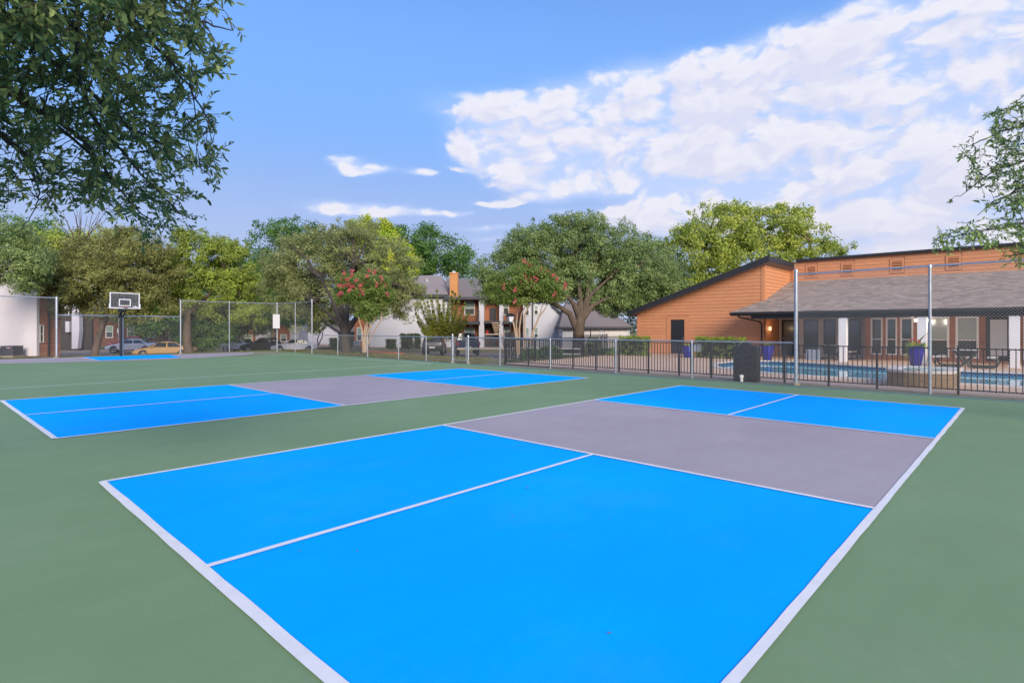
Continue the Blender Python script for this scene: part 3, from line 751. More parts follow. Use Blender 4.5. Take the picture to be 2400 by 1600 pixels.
C().box(32.765,32.80,10.75,10.92,0,rbot(10.9)-.02).build('corner_trim', M_OTRIM, wall)
C().box(32.765,32.80,18.65,18.80,0,rbot(18.85)-.02).build('corner_trim', M_OTRIM, wall)
for nm,(y0,y1,z0,z1) in (('door_trim',(DX0-.29,DX0-.01,.05,2.39)),('door_trim',(DX1+.01,DX1+.29,.05,2.39)),('door_trim',(DX0-.01,DX1+.01,2.17,2.39))):
    C().box(32.762,32.799,y0,y1,z0,z1).build(nm, M_OTRIM, wall)
dr = C().box(32.785,32.83,DX0,DX1,.06,2.16).build('door', M_SHADEB, club)
C().lathe([(.0,0),(.03,0),(.03,.02),(.0,.06)],10,(0,0,0)) if False else None
C().box(32.72,32.785,DX0+.05,DX0+.10,1.0,1.05).build('handle', M_GALV, dr)
C().box(32.70,32.80,DX0-.05,DX1+.05,-.02,.055).build('threshold', M_CONC, dr)
# side wall above the porch roof
def pr(x): return 2.49 + (x-30.4)*(4.52-2.49)/(37.4-30.4)      # porch roof plane
sw = C().add([(32.83,10.79,pr(32.83)-.3),(37.4,10.79,pr(37.4)-.3),(37.4,10.79,5.34),(32.83,10.79,5.34)],[(0,1,2,3)]).build('side_wall', M_OTRIM, club)
z = 2.45+.6
z = 3.05
while z < 5.34:
    z1 = min(z+RV, 5.34)
    xa = 32.92; xb0 = min(37.28, 30.4+(z-2.49+.03)/((4.52-2.49)/7)); xb1 = min(37.28, 30.4+(z1-2.49+.03)/((4.52-2.49)/7))
    if xb0 > xa + .1:
        C().add([(xa,10.722,z),(xb0,10.722,z),(xb1,10.744,z1-.008),(xa,10.744,z1-.008),(xa,10.75,z),(xb0,10.75,z)],[(0,1,2,3),(4,5,1,0)]).build('siding_board', M_ORANGE, sw)
    z += RV
C().box(32.80,32.92,10.715,10.75,pr(32.8)-.1,5.33).build('corner_trim', M_OTRIM, sw)
C().box(37.29,37.38,10.715,10.75,pr(37.3)-.1,5.33).build('corner_trim', M_OTRIM, sw)
# gable roof slab
C().prism_x([(10.42,rtop(10.42)),(19.25,rtop(19.25)),(19.25,rbot(19.25)),(10.42,rbot(10.42))],32.36,46).build('gable_roof', M_SHING, club)
C().prism_x([(10.40,rtop(10.40)+.02),(19.27,rtop(19.27)+.02),(19.27,rbot(19.27)-.02),(10.40,rbot(10.40)-.02)],32.30,32.355).build('fascia', M_BLACK, club)
C().box(32.36,37.0,10.37,10.417,5.30,5.62).build('fascia', M_BLACK, club)
C().prism_x([(19.255,rtop(19.25)),(19.30,rtop(19.25)-.02),(19.30,rbot(19.25)),(19.255,rbot(19.25))],32.36,46).build('fascia', M_BLACK, club)
# back half of the gable block
C().box(32.87,46,10.8,18.7,-.2,2.3).build('rear_wall', M_OTRIM, club)
# clerestory: boards, louvred vents, cap
cw = C().box(37.41,44,-9,10.72,0,5.72).build('clerestory_wall', M_OTRIM, club)
V = [(9.31,9.73),(7.39,7.83),(4.97,5.42),(2.5,2.94)]
VZ = [(4.86,5.44),(4.74,5.32),(4.60,5.16),(4.40,4.96)]
VZ = [(4.80,5.36)]*4
z = 4.44
while z < 5.72:
    z1 = min(z+RV, 5.72)
    if z1-z > .05:
        cuts = [(-9.0, 10.60)]
        if z1 > 4.70 and z < 5.46:
            e = [-9.0] + sorted([k for v in V for k in (v[0]-.13, v[1]+.13)]) + [10.60]
            cuts = [(e[i], e[i+1]) for i in range(0, len(e), 2)]
        for a, b in cuts:
            cut = [c for c in (a + 1.9 + k*3.66 + (int(round(z/RV))*1.37) % 1.8 for k in range(6)) if a+.3 < c < b-.3]
            ks = [a] + cut + [b]
            for p, q in zip(ks, ks[1:]): hb(cw, 'siding_board', M_ORANGE, 37.4, p+.0015, q-.0015, z, z1-.001)
    z += RV
for (a, b), (z0, z1) in zip(V, VZ):
    v = C().box(37.385,37.42,a,b,z0,z1).build('louvre_vent', mat('vent_dark', (.05,.022,.012), .8), club)
    f = C(); k = .11
    for q in ((a-k,b+k,z1,z1+k),(a-k,b+k,z0-k,z0),(a-k,a,z0,z1),(b,b+k,z0,z1)): f.box(37.36,37.399,*q)
    f.build('frame', M_OTRIM, v)
    for i in range(6):
        zz = z0 + (i+.25)*(z1-z0)/6
        C().hexa([(37.345,a,zz),(37.384,a,zz+.03),(37.384,b,zz+.03),(37.345,b,zz),(37.345,a,zz+.02),(37.384,a,zz+.055),(37.384,b,zz+.055),(37.345,b,zz+.02)]).build('slat', M_OTRIM, v)
C().box(37.22,44.2,-9.1,10.35,5.72,5.86).build('roof_cap', M_BLACK, club)
# porch roof: deck, then the shingles one by one
pr_deck = C().add([(30.4,11.72,pr(30.4)),(30.4,-9,pr(30.4)),(37.4,-9,pr(37.4)),(37.4,10.75,pr(37.4)),(32.8,10.75,pr(32.8)),
                   (30.4,11.72,2.33),(30.4,-9,2.33),(36.0,-9,2.33),(36.0,10.75,2.33),(32.8,10.75,2.33)],
                  [(0,4,3,2,1)]).build('porch_roof', M_BLACK, club)
C().add([(30.44,11.6,2.33),(30.44,-9,2.33),(36.0,-9,2.33),(36.0,10.74,2.33),(32.8,10.74,2.33)],[(0,1,2,3,4)]).build('soffit', mat('soffit_bounce_paint', (.55,.50,.46), .7), club)  # unseen underside, made pale to bounce light into the porch
def porch_shingles():
    cnt = 0; ex = .145; slope = math.atan2(4.52-2.49, 7.0); cs_, sn_ = math.cos(slope), math.sin(slope)
    Ls = 7.0/cs_; nrow = int(Ls/ex)
    tabs = []
    for r in range(nrow):
        s0 = -.03 + r*ex
        x0 = 30.4 + s0*cs_
        y = -3.2 - rnd.uniform(0,.3)
        ymax = 11.72 - max(0, (x0-30.4))*(11.72-10.75)/(32.8-30.4) if x0 < 32.8 else 10.74
        while y < ymax:
            w = rnd.uniform(.16,.42); y1 = min(y+w, ymax)
            tabs.append((s0, y, y1, rnd.uniform(-.012,.012), rnd.uniform(.006,.014)))
            y = y1 + .004
    def shape(mb, s0, y0, y1, js, th):
        a, b = s0+js, s0+ex*1.15
        def P(s, y, n): return (30.4+s*cs_-n*sn_, y, 2.49+s*sn_+n*cs_)
        mb.add([P(a,y0,.004+th),P(a,y1,.004+th),P(b,y1,.005),P(b,y0,.005),P(a,y0,.0),P(a,y1,.0)],[(0,3,2,1),(4,0,1,5),(4,5,2,3) if False else (0,1,5,4)][:2])
    # nearest tabs (right end, lowest rows) as separate pieces, the rest joined
    tabs.sort(key=lambda t: t[0]*1.0 + max(0, t[1]+1)*.25)
    near, rest = tabs[:280], tabs[280:]
    for t in near:
        mb = C(); shape(mb, *t); mb.build('shingle', M_SHING, pr_deck, fix=False)
    mb = C()
    for t in rest: shape(mb, *t)
    o = mb.build('shingles', M_SHING, pr_deck, fix=False); o['kind'] = 'stuff'
    tone = []
    for t in rest:
        v = rnd.random(); tone += [v, v]
    if len(o.data.polygons) == len(tone): set_tone(o.data, tone)
porch_shingles()
gt = C(); 
gt.prism_y([(30.385,2.47),(30.26,2.47),(30.25,2.42),(30.29,2.34),(30.385,2.34)], -9, 11.74); gt.build('gutter', M_BLACK, club)
C().box(30.386,30.44,-9,11.72,2.29,2.485).build('fascia', M_BLACK, club)
C().add([(30.40,11.75,2.49),(32.79,10.78,3.18),(32.79,10.78,2.36),(30.40,11.75,2.33)],[(0,1,2,3)]).build('hip_return', M_SHING, club)
ds = C(); ds.tube([(30.33,11.30,2.36),(30.45,11.30,2.22),(32.55,10.95,2.0),(32.72,10.88,1.85),(32.72,10.88,.15),(32.6,10.88,.08)], .042, 8); ds.build('downspout', M_BLACK, club)
# porch beam and pillars
C().box(30.55,30.85,-9,10.7,2.12,2.329).build('porch_beam', M_BLACK, club)
for y in (6.42, 3.33, .28, -2.8):
    p = C().box(30.52,30.86,y-.17,y+.17,-.02,2.118).build('pillar', M_WHITE, club, bevel=.01)
    C().box(30.50,30.88,y-.19,y+.19,-.02,.10).build('base', M_WHITE, p)
# recess walls under the porch
rec = C().box(32.86,35.1,10.72,10.749,0,2.325).build('recess_wall', M_OTRIM, club)
z = .05
while z < 2.3:
    z1 = min(z+RV, 2.32)
    C().add([(32.93,10.695,z),(35.05,10.695,z),(35.05,10.709,z1-.001),(32.93,10.709,z1-.001),(32.93,10.719,z),(35.05,10.719,z)],[(0,1,2,3),(4,5,1,0)]).build('siding_board', M_ORANGE, rec); z += RV
C().box(32.81,32.93,10.69,10.719,0,2.32).build('corner_trim', M_OTRIM, rec)
lm = mat('lit_lamp_glass', (.9,.7,.5), .4, emit=(1.0,.62,.28), estr=.7)
lw = mat('lit_white_lamp', (.9,.8,.7), .4, emit=(1.0,.80,.58), estr=.8)
s = C().box(33.35,33.45,10.60,10.69,1.50,1.72).build('wall_lamp', lm, club); C().box(33.33,33.47,10.62,10.693,1.72,1.75).build('cap', M_BLACK, s)
M_TAUPE = mat('taupe_panel', (.58,.51,.475), .7, var=.05)
gw = C().box(35.1,35.25,6.1,10.69,0,2.325).build('taupe_wall', M_TAUPE, club)
bw = C().box(34.25,34.45,-9,6.15,0,2.325).build('brick_wall', M_BRICK, club); C().box(34.46,35.24,5.95,6.09,0,2.325).build('wall_return', M_BRICK, club)
sl = C().box(34.05,34.249,-9,6.2,-.05,.10).build('brick_step', M_BRICK, club)
M_WFR = mat('mauve_window_frame', (.82,.77,.76), .5)
M_BLIND = mat('window_blind_glass', (.34,.39,.345), .12, spec=.8, var=.06)
M_GLASSR = mat('window_glass', (.05,.06,.058), .05, spec=.9)
def window(parent, x, ya, yb, z0, z1, zm, fw, upper=None, frame=None, sill=True):
    w = C().box(x-.02, x+.01, ya, yb, z0, z1).build('window', frame or M_WFR, parent)
    f = C()
    for q in ((ya-fw,yb+fw,z1,z1+fw),(ya-fw,yb+fw,z0-fw,z0),(ya-fw,ya,z0,z1),(yb,yb+fw,z0,z1)): f.box(x-.07,x-.001,*q)
    f.box(x-.055,x-.021,ya,yb,zm-.02,zm+.02)
    f.build('frame', frame or M_WFR, w)
    C().box(x-.032,x-.021,ya+.01,yb-.01,zm+.021,z1-.01).build('pane', upper or M_GLASSR, w)
    C().box(x-.042,x-.031,ya+.01,yb-.01,z0+.01,zm-.021).build('pane', M_GLASSR, w)
    return w
def yat(u, x): # where the sight line of a photo column meets the wall x
    a = (u-1200)/F; dx, dy = CS+a*SN, SN-a*CS; return dy*x/dx
for (u0, u1) in ((1886,1916),(1933,1957),(1982,2015)):
    window(gw, 35.1, yat(u1,35.1), yat(u0,35.1), .22, 2.08, 1.06, .035, frame=mat('dark_window_frame', (.05,.048,.05), .4))
d = C().box(35.02,35.099,yat(1872,35.1),yat(1833,35.1),.05,2.12).build('door', M_BLACK, club)
C().box(35.005,35.019,yat(1866,35.1),yat(1838.5,35.1),.72,2.02).build('pane', mat('grey_door_glass', (.13,.145,.14), .2), d)
C().box(34.98,35.019,yat(1838,35.1)-.0,yat(1836.5,35.1),1.0,1.1).build('handle', M_GALV, d)
for (u0, u1) in ((2044.6,2065.5),(2080,2099.5),(2113.5,2137)):
    window(bw, 34.25, yat(u1,34.25), yat(u0,34.25), .32, 2.10, 1.06, .06)
for (u0, u1) in ((2180,2220),(2245,2289)):
    window(bw, 34.25, yat(u1,34.25), yat(u0,34.25), .28, 2.12, 1.06, .085, upper=M_BLIND)
window(bw, 34.25, yat(2440,34.25), yat(2404,34.25), .28, 2.12, 1.06, .085, upper=M_BLIND)
d = C().box(34.14,34.249,yat(2370,34.2),yat(2310.5,34.2),.11,2.24).build('door', M_BLACK, club)
C().box(34.125,34.139,yat(2360.5,34.2),yat(2321,34.2),.36,2.02).build('pane', mat('pale_door_glass', (.62,.62,.64), .25), d)
C().box(34.09,34.139,yat(2366.5,34.2),yat(2364,34.2),1.05,1.13).build('handle', mat('brass', (.5,.4,.2), .3, .8), d)
for y in (3.33+.25, 3.33-.25):
    s = C().box(30.66,30.76,y-.05,y+.05,1.90,2.06).build('pillar_lamp', lw, club)
    C().box(30.64,30.78,y-.07,y+.07,2.06,2.09).build('cap', M_BLACK, s)
# the lit lamps' own light
for (x, y, z, e, c) in ((33.35,10.42,1.62,1.6,(1,.62,.32)),(30.9,3.33+.36,1.96,12,(1,.90,.78)),(30.9,3.33-.36,1.96,12,(1,.90,.78))):
    ld = bpy.data.lights.new('porch_lamp_light', 'POINT'); ld.energy = e; ld.color = c; ld.shadow_soft_size = .08
    lo = bpy.data.objects.new('porch_lamp_light', ld); COL.objects.link(lo); lo.location = CF(x, y, z)

# ------------------------------------------------------------------ foliage by the thousand leaves
def leaf_cloud(name, parent, o, centers, radii, per, size, m, seed, flat=.75, up=.5, outw=None, aspect=.5, jitter_tone=.5, kind=None):
    """leaf-sized faces gathered in clumps; centers (n,3) world, radii (n,)"""
    g = np.random.default_rng(seed); centers = np.asarray(centers, float); n = len(centers); T = n*per
    c = np.repeat(centers, per, axis=0); r = np.repeat(np.asarray(radii, float), per)
    d = g.normal(size=(T,3)); d /= np.linalg.norm(d, axis=1, keepdims=True)
    rad = g.random(T)**.45
    p = c + d*(rad*r)[:,None]*np.array([1,1,flat])
    nrm = g.normal(size=(T,3))*.75 + d*.5 + np.array([0,0,up])
    if outw is not None:
        ow = p - np.asarray(outw); ow /= np.linalg.norm(ow, axis=1, keepdims=True)+1e-6; nrm += ow*.6
    nrm /= np.linalg.norm(nrm, axis=1, keepdims=True)
    t = np.cross(nrm, g.normal(size=(T,3))); t /= np.linalg.norm(t, axis=1, keepdims=True)+1e-9
    b = np.cross(nrm, t); L = size*(.65+.7*g.random(T))[:,None]; W = L*aspect
    v = np.empty((T,4,3)); v[:,0] = p - t*L*.5; v[:,1] = p + b*W*.5; v[:,2] = p + t*L*.5; v[:,3] = p - b*W*.5
    tone = np.repeat(g.random(n), per)*(1-jitter_tone) + g.random(T)*jitter_tone
    return quads(name, parent, o, v.reshape(-1,3), tone, m, kind)
def quads(name, parent, o, v, tone, m, kind=None):
    T = len(v)//4; v = v - np.asarray(o)
    me = bpy.data.meshes.new(name); me.vertices.add(T*4); me.vertices.foreach_set('co', v.ravel().astype(np.float32))
    me.loops.add(T*4); me.loops.foreach_set('vertex_index', np.arange(T*4, dtype=np.int32))
    me.polygons.add(T); me.polygons.foreach_set('loop_start', np.arange(0, T*4, 4, dtype=np.int32))
    try: me.polygons.foreach_set('loop_total', np.full(T, 4, dtype=np.int32))
    except Exception: pass
    a = me.attributes.new('tone', 'FLOAT', 'FACE'); a.data.foreach_set('value', np.asarray(tone, dtype=np.float32))
    me.update(calc_edges=True); me.materials.append(m)
    ob = bpy.data.objects.new(name, me); COL.objects.link(ob)
    if parent is not None: ob.parent = parent
    if kind: ob['kind'] = kind
    return ob
LM_HEDGE = leafmat('hedge_leaves', [(.05,.085,.012),(.095,.135,.022),(.145,.175,.035)])
LM_BOX = leafmat('dark_hedge_leaves', [(.022,.036,.010),(.045,.062,.018),(.07,.085,.028)])
LM_YEL = leafmat('yellow_leaves', [(.16,.18,.015),(.24,.22,.02),(.12,.17,.02)])
def hedge(label, x, y, sx, sy, h, m=LM_HEDGE, seed=1, name='hedge', cat='hedge', n=5200, size=.07, round_=False, rot=0.0, world=False, dens_r=.16, group=None, z0=0.0):
    loc = Vector((x, y, z0)) if world else CF(x, y, z0)
    t = thing(name, label, cat, loc, (RZ if not world else 0)+rot, group)
    g = np.random.default_rng(seed); per = 26; k = n//per
    c = g.random((k,3)); e = g.integers(0,3,k); s = g.integers(0,2,k)
    for i in range(k):
        if g.random() < .8: c[i, e[i]] = .06 + .88*s[i]
    if round_:
        c = g.normal(size=(k,3)); c /= np.linalg.norm(c,axis=1,keepdims=True); c *= (.55+.45*g.random((k,1))); c[:,2] = c[:,2]*.5+.5; P = c*np.array([sx/2,sy/2,h]);
    else: P = (c-np.array([.5,.5,0]))*np.array([sx,sy,h])
    P[:,2] = np.maximum(P[:,2], .05)
    leaf_cloud('foliage', t, (0,0,0), P, np.full(k, dens_r), per, size, m, seed+50, flat=.9, up=.3, aspect=.6)
    st = MB()
    for i in range(4): st.tube([(sx*.3*(i%2-.5), sy*.3*(i//2-.5), -.1),(sx*.5*(i%2-.5), sy*.5*(i//2-.5), h*.8)], [.03,.012], 5)
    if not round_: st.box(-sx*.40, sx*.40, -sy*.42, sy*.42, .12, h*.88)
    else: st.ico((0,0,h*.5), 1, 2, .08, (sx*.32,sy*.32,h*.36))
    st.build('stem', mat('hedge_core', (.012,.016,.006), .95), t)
    return t
hedge('square clipped yellow-green hedge left of the dark gable door', 29.6, 17.15, .8, 1.75, 1.13, seed=3)
hedge('long clipped yellow-green hedge behind the black grill cover', 29.9, 12.1, .8, 2.6, 1.12, seed=4, n=7000)
# planters
M_COB = mat('cobalt_glaze', (.008,.008,.22), .16, spec=.7, var=.15)
def planter(label, x, y, H, R, kind):
    t = court_thing('planter', label, 'planter', x, y, 0, 0, 'cobalt blue planters on the pool deck')
    MB().lathe([(.001,0.01),(R*.62,.01),(R*.66,.04),(R*.86,H*.45),(R*.98,H*.8),(R,H*.93),(R*1.06,H*.95),(R*1.06,H),(R*.93,H),(R*.9,H*.9),(.001,H*.9)], 20).build('pot', M_COB, t, smooth=True)
    g = np.random.default_rng(int(y*100)); v = []; tone = []
    def blade(base, d, L, W, droop, tn):
        d = np.array(d)/np.linalg.norm(d); side = np.cross(d, [0,0,1.]); side /= np.linalg.norm(side)+1e-6
        p = np.array(base); 
        for k in range(3):
            q = p + d*L/3; w0 = W*(1,.9,.55)[k]; w1 = W*(.9,.55,.05)[k]
            v.extend([p-side*w0/2, p+side*w0/2, q+side*w1/2, q-side*w1/2]); tone.append(tn); p = q; d = d - np.array([0,0,droop]); d /= np.linalg.norm(d)
    if kind == 'yellow':
        for i in range(34):
            a = g.random()*6.28; e = g.random()*1.3
            blade((.1*R*math.cos(a), .1*R*math.sin(a), H*.92), (math.cos(a), math.sin(a), .5+e), .30+.18*g.random(), .05, .42, g.random())
        blade((0,0,H*.9), (.25,-.6,.55), .75, .06, .03, .9); blade((0,0,H*.9), (.2,-.7,.6), .7, .05, .04, 1.)
        quads('foliage', t, (0,0,0), np.array(v), tone, LM_YEL)
    else:
        for i in range(90):
            a = g.random()*6.28; blade((.5*R*g.normal(), .5*R*g.normal(), H*.9), (math.cos(a), math.sin(a), .6+g.random()), .26+.2*g.random(), .075, .3, g.random())
        blade((0,0,H), (.3,-.5,1.0), .75, .20, .25, .3); blade((0,0,H), (-.3,.6,.8), .55, .16, .3, .4); blade((.1,0,H), (.2,-.9,.5), .5, .15, .3, .2)
        for i in range(40): # trailing yellow-green vine
            a = -g.random()*.6+2.3; blade((R*.9*math.cos(a), R*.9*math.sin(a), H*(1-.6*g.random())), (math.cos(a), math.sin(a), -.3), .16, .07, .3, 1.)
        quads('foliage', t, (0,0,0), np.array(v), tone, leafmat('planter_leaves', [(.018,.045,.01),(.04,.085,.016),(.15,.18,.025)]))
        for i, (dx, dy, dz, c) in enumerate(((-.18,.05,.06,'y'),(-.1,.02,.3,'r'),(-.05,.16,.26,'r'),(.05,-.12,.22,'r'),(-.12,-.14,.16,'r'))):
            fm = mat('yellow_petals', (.6,.55,.03), .6) if c == 'y' else mat('red_petals', (.45,.05,.03), .6)
            b = MB()
            for k in range(6):
                a = k*1.047; rr = .10 if c == 'y' else .06
                b.add([(dx,dy,H+dz),(dx-.03,dy+rr*math.cos(a-.4),H+dz+rr*math.sin(a-.4)),(dx-.02,dy+rr*1.2*math.cos(a),H+dz+rr*1.2*math.sin(a)),(dx-.03,dy+rr*math.cos(a+.4),H+dz+rr*math.sin(a+.4))],[(0,1,2,3)])
            b.build('flower', fm, t, fix=False)
planter('blue planter of yellow strappy leaves in front of the gable door', 29.4, 13.72, .66, .30, 'yellow')
planter('blue planter of yellow leaves at the corner of the porch by the downspout', 29.7, 9.6, .74, .31, 'yellow')
planter('blue planter overflowing with flowers in front of a white pillar', 29.45, 3.42, .86, .30, 'flowers')
# picnic tables
M_TOP = mat('pale_table_top', (.55,.53,.52), .5, bump=.15, bscale=120)
M_TUBE = mat('dark_green_tube', (.025,.035,.038), .45)
def picnic(label, x, y, rot):
    t = court_thing('picnic_table', label, 'picnic table', x, y, 0, rot, 'pale picnic tables on the pool deck')
    def slab(x0, x1, y0, y1, z, rr):
        pts = []
        for cx, cy, a0 in ((x1-rr,y1-rr,0),(x0+rr,y1-rr,90),(x0+rr,y0+rr,180),(x1-rr,y0+rr,270)):
            for k in range(5):
                a = math.radians(a0+k*22.5); pts.append((cx+rr*math.cos(a), cy+rr*math.sin(a)))
        return MB().prism(pts, z-.03, z)
    slab(-.9,.9,-.42,.42,.76,.12).build('table_top', M_TOP, t, bevel=.008)
    for s in (-1,1):
        slab(-.9,.9,s*.82-.15,s*.82+.15,.46,.1).build('bench', M_TOP, t, bevel=.008)
    for xx in (-.62,.62):
        for s in (-1,1):
            pts = [(xx,s*.36,.725),(xx,s*.05,.25),(xx,s*.10,.10),(xx,s*.22,.045),(xx,s*.80,.045),(xx,s*.95,.09),(xx,s*1.0,.2),(xx,s*.95,.34),(xx,s*.82,.41),(xx,s*.70,.425)]
            MB().tube(pts, .042, 8).build('leg', M_TUBE, t, smooth=True)
    b = MB()
    for s in (-.05,.05): b.tube([(-.62,s,.25),(.62,s,.25)], .03, 6)
    b.build('brace', M_TUBE, t)
picnic('pale picnic table on dark tubes in front of the pale glazed door', 29.75, 1.75, 0.0)
picnic('pale picnic table behind the white pillar, under the dark porch windows', 32.6, 7.3, 0.0)
# lantern post
def lantern():
    p = at(1196, 800, 34.0); z = ground(p.x, p.y); z = -.05
    t = thing('street_lamp', 'black lantern lamp post standing behind the low fence by the crape myrtle', 'street lamp', (p.x, p.y, z), .4)
    zz = lambda v: (HV-v)/F*34 + 1.6 - z
    MB().lathe([(.14,0),(.14,.18),(.10,.25),(.075,.4),(.055,.6),(.055,zz(757)),(.085,zz(756)),(.085,zz(754))],12).build('pole', M_IRON, t, smooth=True)
    a, b = zz(754), zz(741)
    lg = mat('lantern_glass', (.62,.64,.72), .25)
    MB().loft([[(-.10,-.10,a),(.10,-.10,a),(.10,.10,a),(-.10,.10,a)],[(-.19,-.19,b),(.19,-.19,b),(.19,.19,b),(-.19,.19,b)]]).build('lantern_glass', lg, t)
    f = MB()
    for sx in (-1,1):
        for sy in (-1,1): f.tube([(sx*.10,sy*.10,a),(sx*.192,sy*.192,b)], .014, 5)
    f.build('lantern_frame', M_IRON, t)
    MB().loft([[(-.26,-.26,b),(.26,-.26,b),(.26,.26,b),(-.26,.26,b)],[(-.25,-.25,b+.03),(.25,-.25,b+.03),(.25,.25,b+.03),(-.25,.25,b+.03)],[(-.12,-.12,b+.15),(.12,-.12,b+.15),(.12,.12,b+.15),(-.12,.12,b+.15)],[(-.03,-.03,b+.19),(.03,-.03,b+.19),(.03,.03,b+.19),(-.03,.03,b+.19)]]).build('lantern_cap', M_IRON, t)
lantern()
# white pipe rails and small things round the lawn behind the iron fence
M_PIPE = mat('white_pipe', (.72,.69,.63), .5)
def pipe_rail(label, p, q, zs, posts):
    t = thing('pipe_railing', label, 'railing', (p[0], p[1], p[2]), 0, 'white pipe railings behind the iron fence')
    p, q = Vector(p), Vector(q)
    for z in zs: MB(p).tube([p+Vector((0,0,z)), q+Vector((0,0,z))], .045, 6).build('rail', M_PIPE, t, smooth=True)
    for f_ in posts:
        c = p.lerp(q, f_); MB(p).tube([c-Vector((0,0,.4)), c+Vector((0,0,max(zs)))], .035, 6).build('post', M_PIPE, t)
a = at(1213,797,43); b = at(1345,796,40)
pipe_rail('white two-bar pipe railing running across behind the lamp post', (a.x,a.y,-.45), (b.x,b.y,-.25), (1.19,.6), (0,.33,.66,1))
a = at(1235,818,35); b = at(1362,818,33)
pipe_rail('lower white pipe railing nearer the iron fence, beside the oak trunk', (a.x,a.y,-.25), (b.x,b.y,-.2), (.62,.30), (0,.5,.97))

# ------------------------------------------------------------------ vehicles
M_TYRE = mat('tyre_rubber', (.015,.015,.016), .8)
M_RIM = mat('alloy_rim', (.45,.46,.48), .35, .7)
M_LAMPR = mat('red_lens', (.40,.012,.02), .25)
M_LAMPW = mat('clear_lens', (.55,.57,.6), .15)
M_CHROME = mat('chrome', (.6,.6,.62), .2, .9)
M_UNDER = mat('underbody', (.012,.012,.013), .8)
M_PLATE = mat('number_plate', (.5,.5,.52), .5)
def carpaint(name, c): return mat(name, c, .30, 0.0, spec=.6)
def car(name, label, cat, X, Y, z, heading, paint, L=4.7, W=1.82, H=1.45, style='sedan', hood=None, group=None, glass=M_GLASS):
    """front points along local +x; heading turns it"""
    t = thing(name, label, cat, (X, Y, z), heading, group)
    w = W/2; h = L/2
    if style == 'sedan':
        st = [(-h,.48,.70,.72),(-h+.06,.36,.93,.86),(-h+.35,.26,1.0,.95),(-h*.55,.22,.99,1.0),(0,.21,.97,1.0),(h*.42,.22,.95,1.0),(h*.6,.22,.90,.98),(h-.35,.25,.76,.92),(h-.08,.30,.66,.82),(h,.40,.56,.70)]
        cab = dict(xr0=-h+.62, xr1=-h+1.45, xm=-.15, xf1=h-2.05, xf0=h-1.22, zb=.94, zr=H-.05, zm=H)
    elif style == 'hatch':
        st = [(-h,.50,.80,.80),(-h+.05,.38,1.02,.90),(-h+.3,.28,1.06,.97),(-h*.5,.24,1.04,1.0),(0,.23,1.02,1.0),(h*.42,.24,1.0,1.0),(h*.62,.24,.96,.98),(h-.3,.28,.86,.92),(h-.07,.34,.76,.84),(h,.44,.64,.74)]
        cab = dict(xr0=-h+.12, xr1=-h+.55, xm=-.2, xf1=h-1.95, xf0=h-1.2, zb=1.0, zr=H-.05, zm=H)
    elif style == 'suv':
        st = [(-h,.52,.90,.84),(-h+.05,.40,1.12,.93),(-h+.3,.32,1.16,.98),(-h*.5,.28,1.14,1.0),(0,.27,1.12,1.0),(h*.42,.28,1.1,1.0),(h*.62,.28,1.06,.98),(h-.3,.32,.98,.94),(h-.07,.38,.88,.88),(h,.5,.72,.8)]
        cab = dict(xr0=-h+.10, xr1=-h+.42, xm=-.3, xf1=h-1.9, xf0=h-1.2, zb=1.1, zr=H-.06, zm=H)
    else: # pickup
        st = [(-h,.58,1.22,.92),(-h+.04,.55,1.24,.97),(-h+.5,.52,1.24,1.0),(-h*.3,.45,1.24,1.0),(0,.42,1.22,1.0),(h*.42,.42,1.2,1.0),(h*.62,.42,1.18,.99),(h-.3,.45,1.12,.96),(h-.07,.5,1.02,.92),(h,.6,.84,.86)]
        cab = dict(xr0=-.35, xr1=-.22, xm=.2, xf1=h-2.35, xf0=h-1.65, zb=1.2, zr=H-.05, zm=H)
    rings = []
    for x, b, tp, k in st:
        ww = w*k; half = [(ww*.86,b),(ww*.985,b+.10),(ww,b+(tp-b)*.5),(ww*.975,tp-.07),(ww*.90,tp-.005),(ww*.45,tp+.015)]
        rings.append([(x,y,z_) for y,z_ in half] + [(x,-y,z_) for y,z_ in reversed(half)])
    MB().loft(rings).build('body', paint, t, smooth=True)
    if hood: # bare dark bonnet panel, a little proud of the body
        r = MB(); s = [q for q in st if q[0] >= h*.42]
        r.loft([[(x+.005,w*k*.88,tp+.012),(x+.005,w*k*.45,tp+.03),(x+.005,-w*k*.45,tp+.03),(x+.005,-w*k*.88,tp+.012)] for x,b,tp,k in s], closed=False, caps=False); ho = r.build('bonnet', hood, t, smooth=True); ho['label'] = 'dark replacement bonnet'
    c = cab; wb, wt = w*.90, w*.72
    def side(sgn):
        return [(c['xr0'],sgn*wb,c['zb']),(c['xf0'],sgn*wb,c['zb']),(c['xf1'],sgn*wt,c['zr']),(c['xm'],sgn*wt,c['zm']),(c['xr1'],sgn*wt,c['zr'])]
    A, B = side(1), side(-1)
    m = MB(); k = 5
    m.add(A+B, [(0,1,2,3,4),(9,8,7,6,5),(1,6,7,2),(2,7,8,3),(3,8,9,4),(4,9,5,0)])
    m.build('cabin', paint, t, bevel=.05)
    def lerp(p, q, s): return tuple(a+(b-a)*s for a, b in zip(p, q))
    def inset(poly, s, off):
        cx = [sum(p[i] for p in poly)/len(poly) for i in range(3)]
        return [tuple(p[i]+(cx[i]-p[i])*s+off[i] for i in range(3)) for p in poly]
    # screens
    m = MB(); m.add(inset([A[1],B[1],B[2],A[2]],.10,(.03,0,.035)),[(0,1,2,3)]); m.build('windscreen', glass, t)
    if style != 'pickup' or True:
        m = MB(); m.add(inset([A[4],B[4],B[0],A[0]],.12,(-.035,0,.03)),[(0,1,2,3)]); m.build('rear_screen', glass, t)
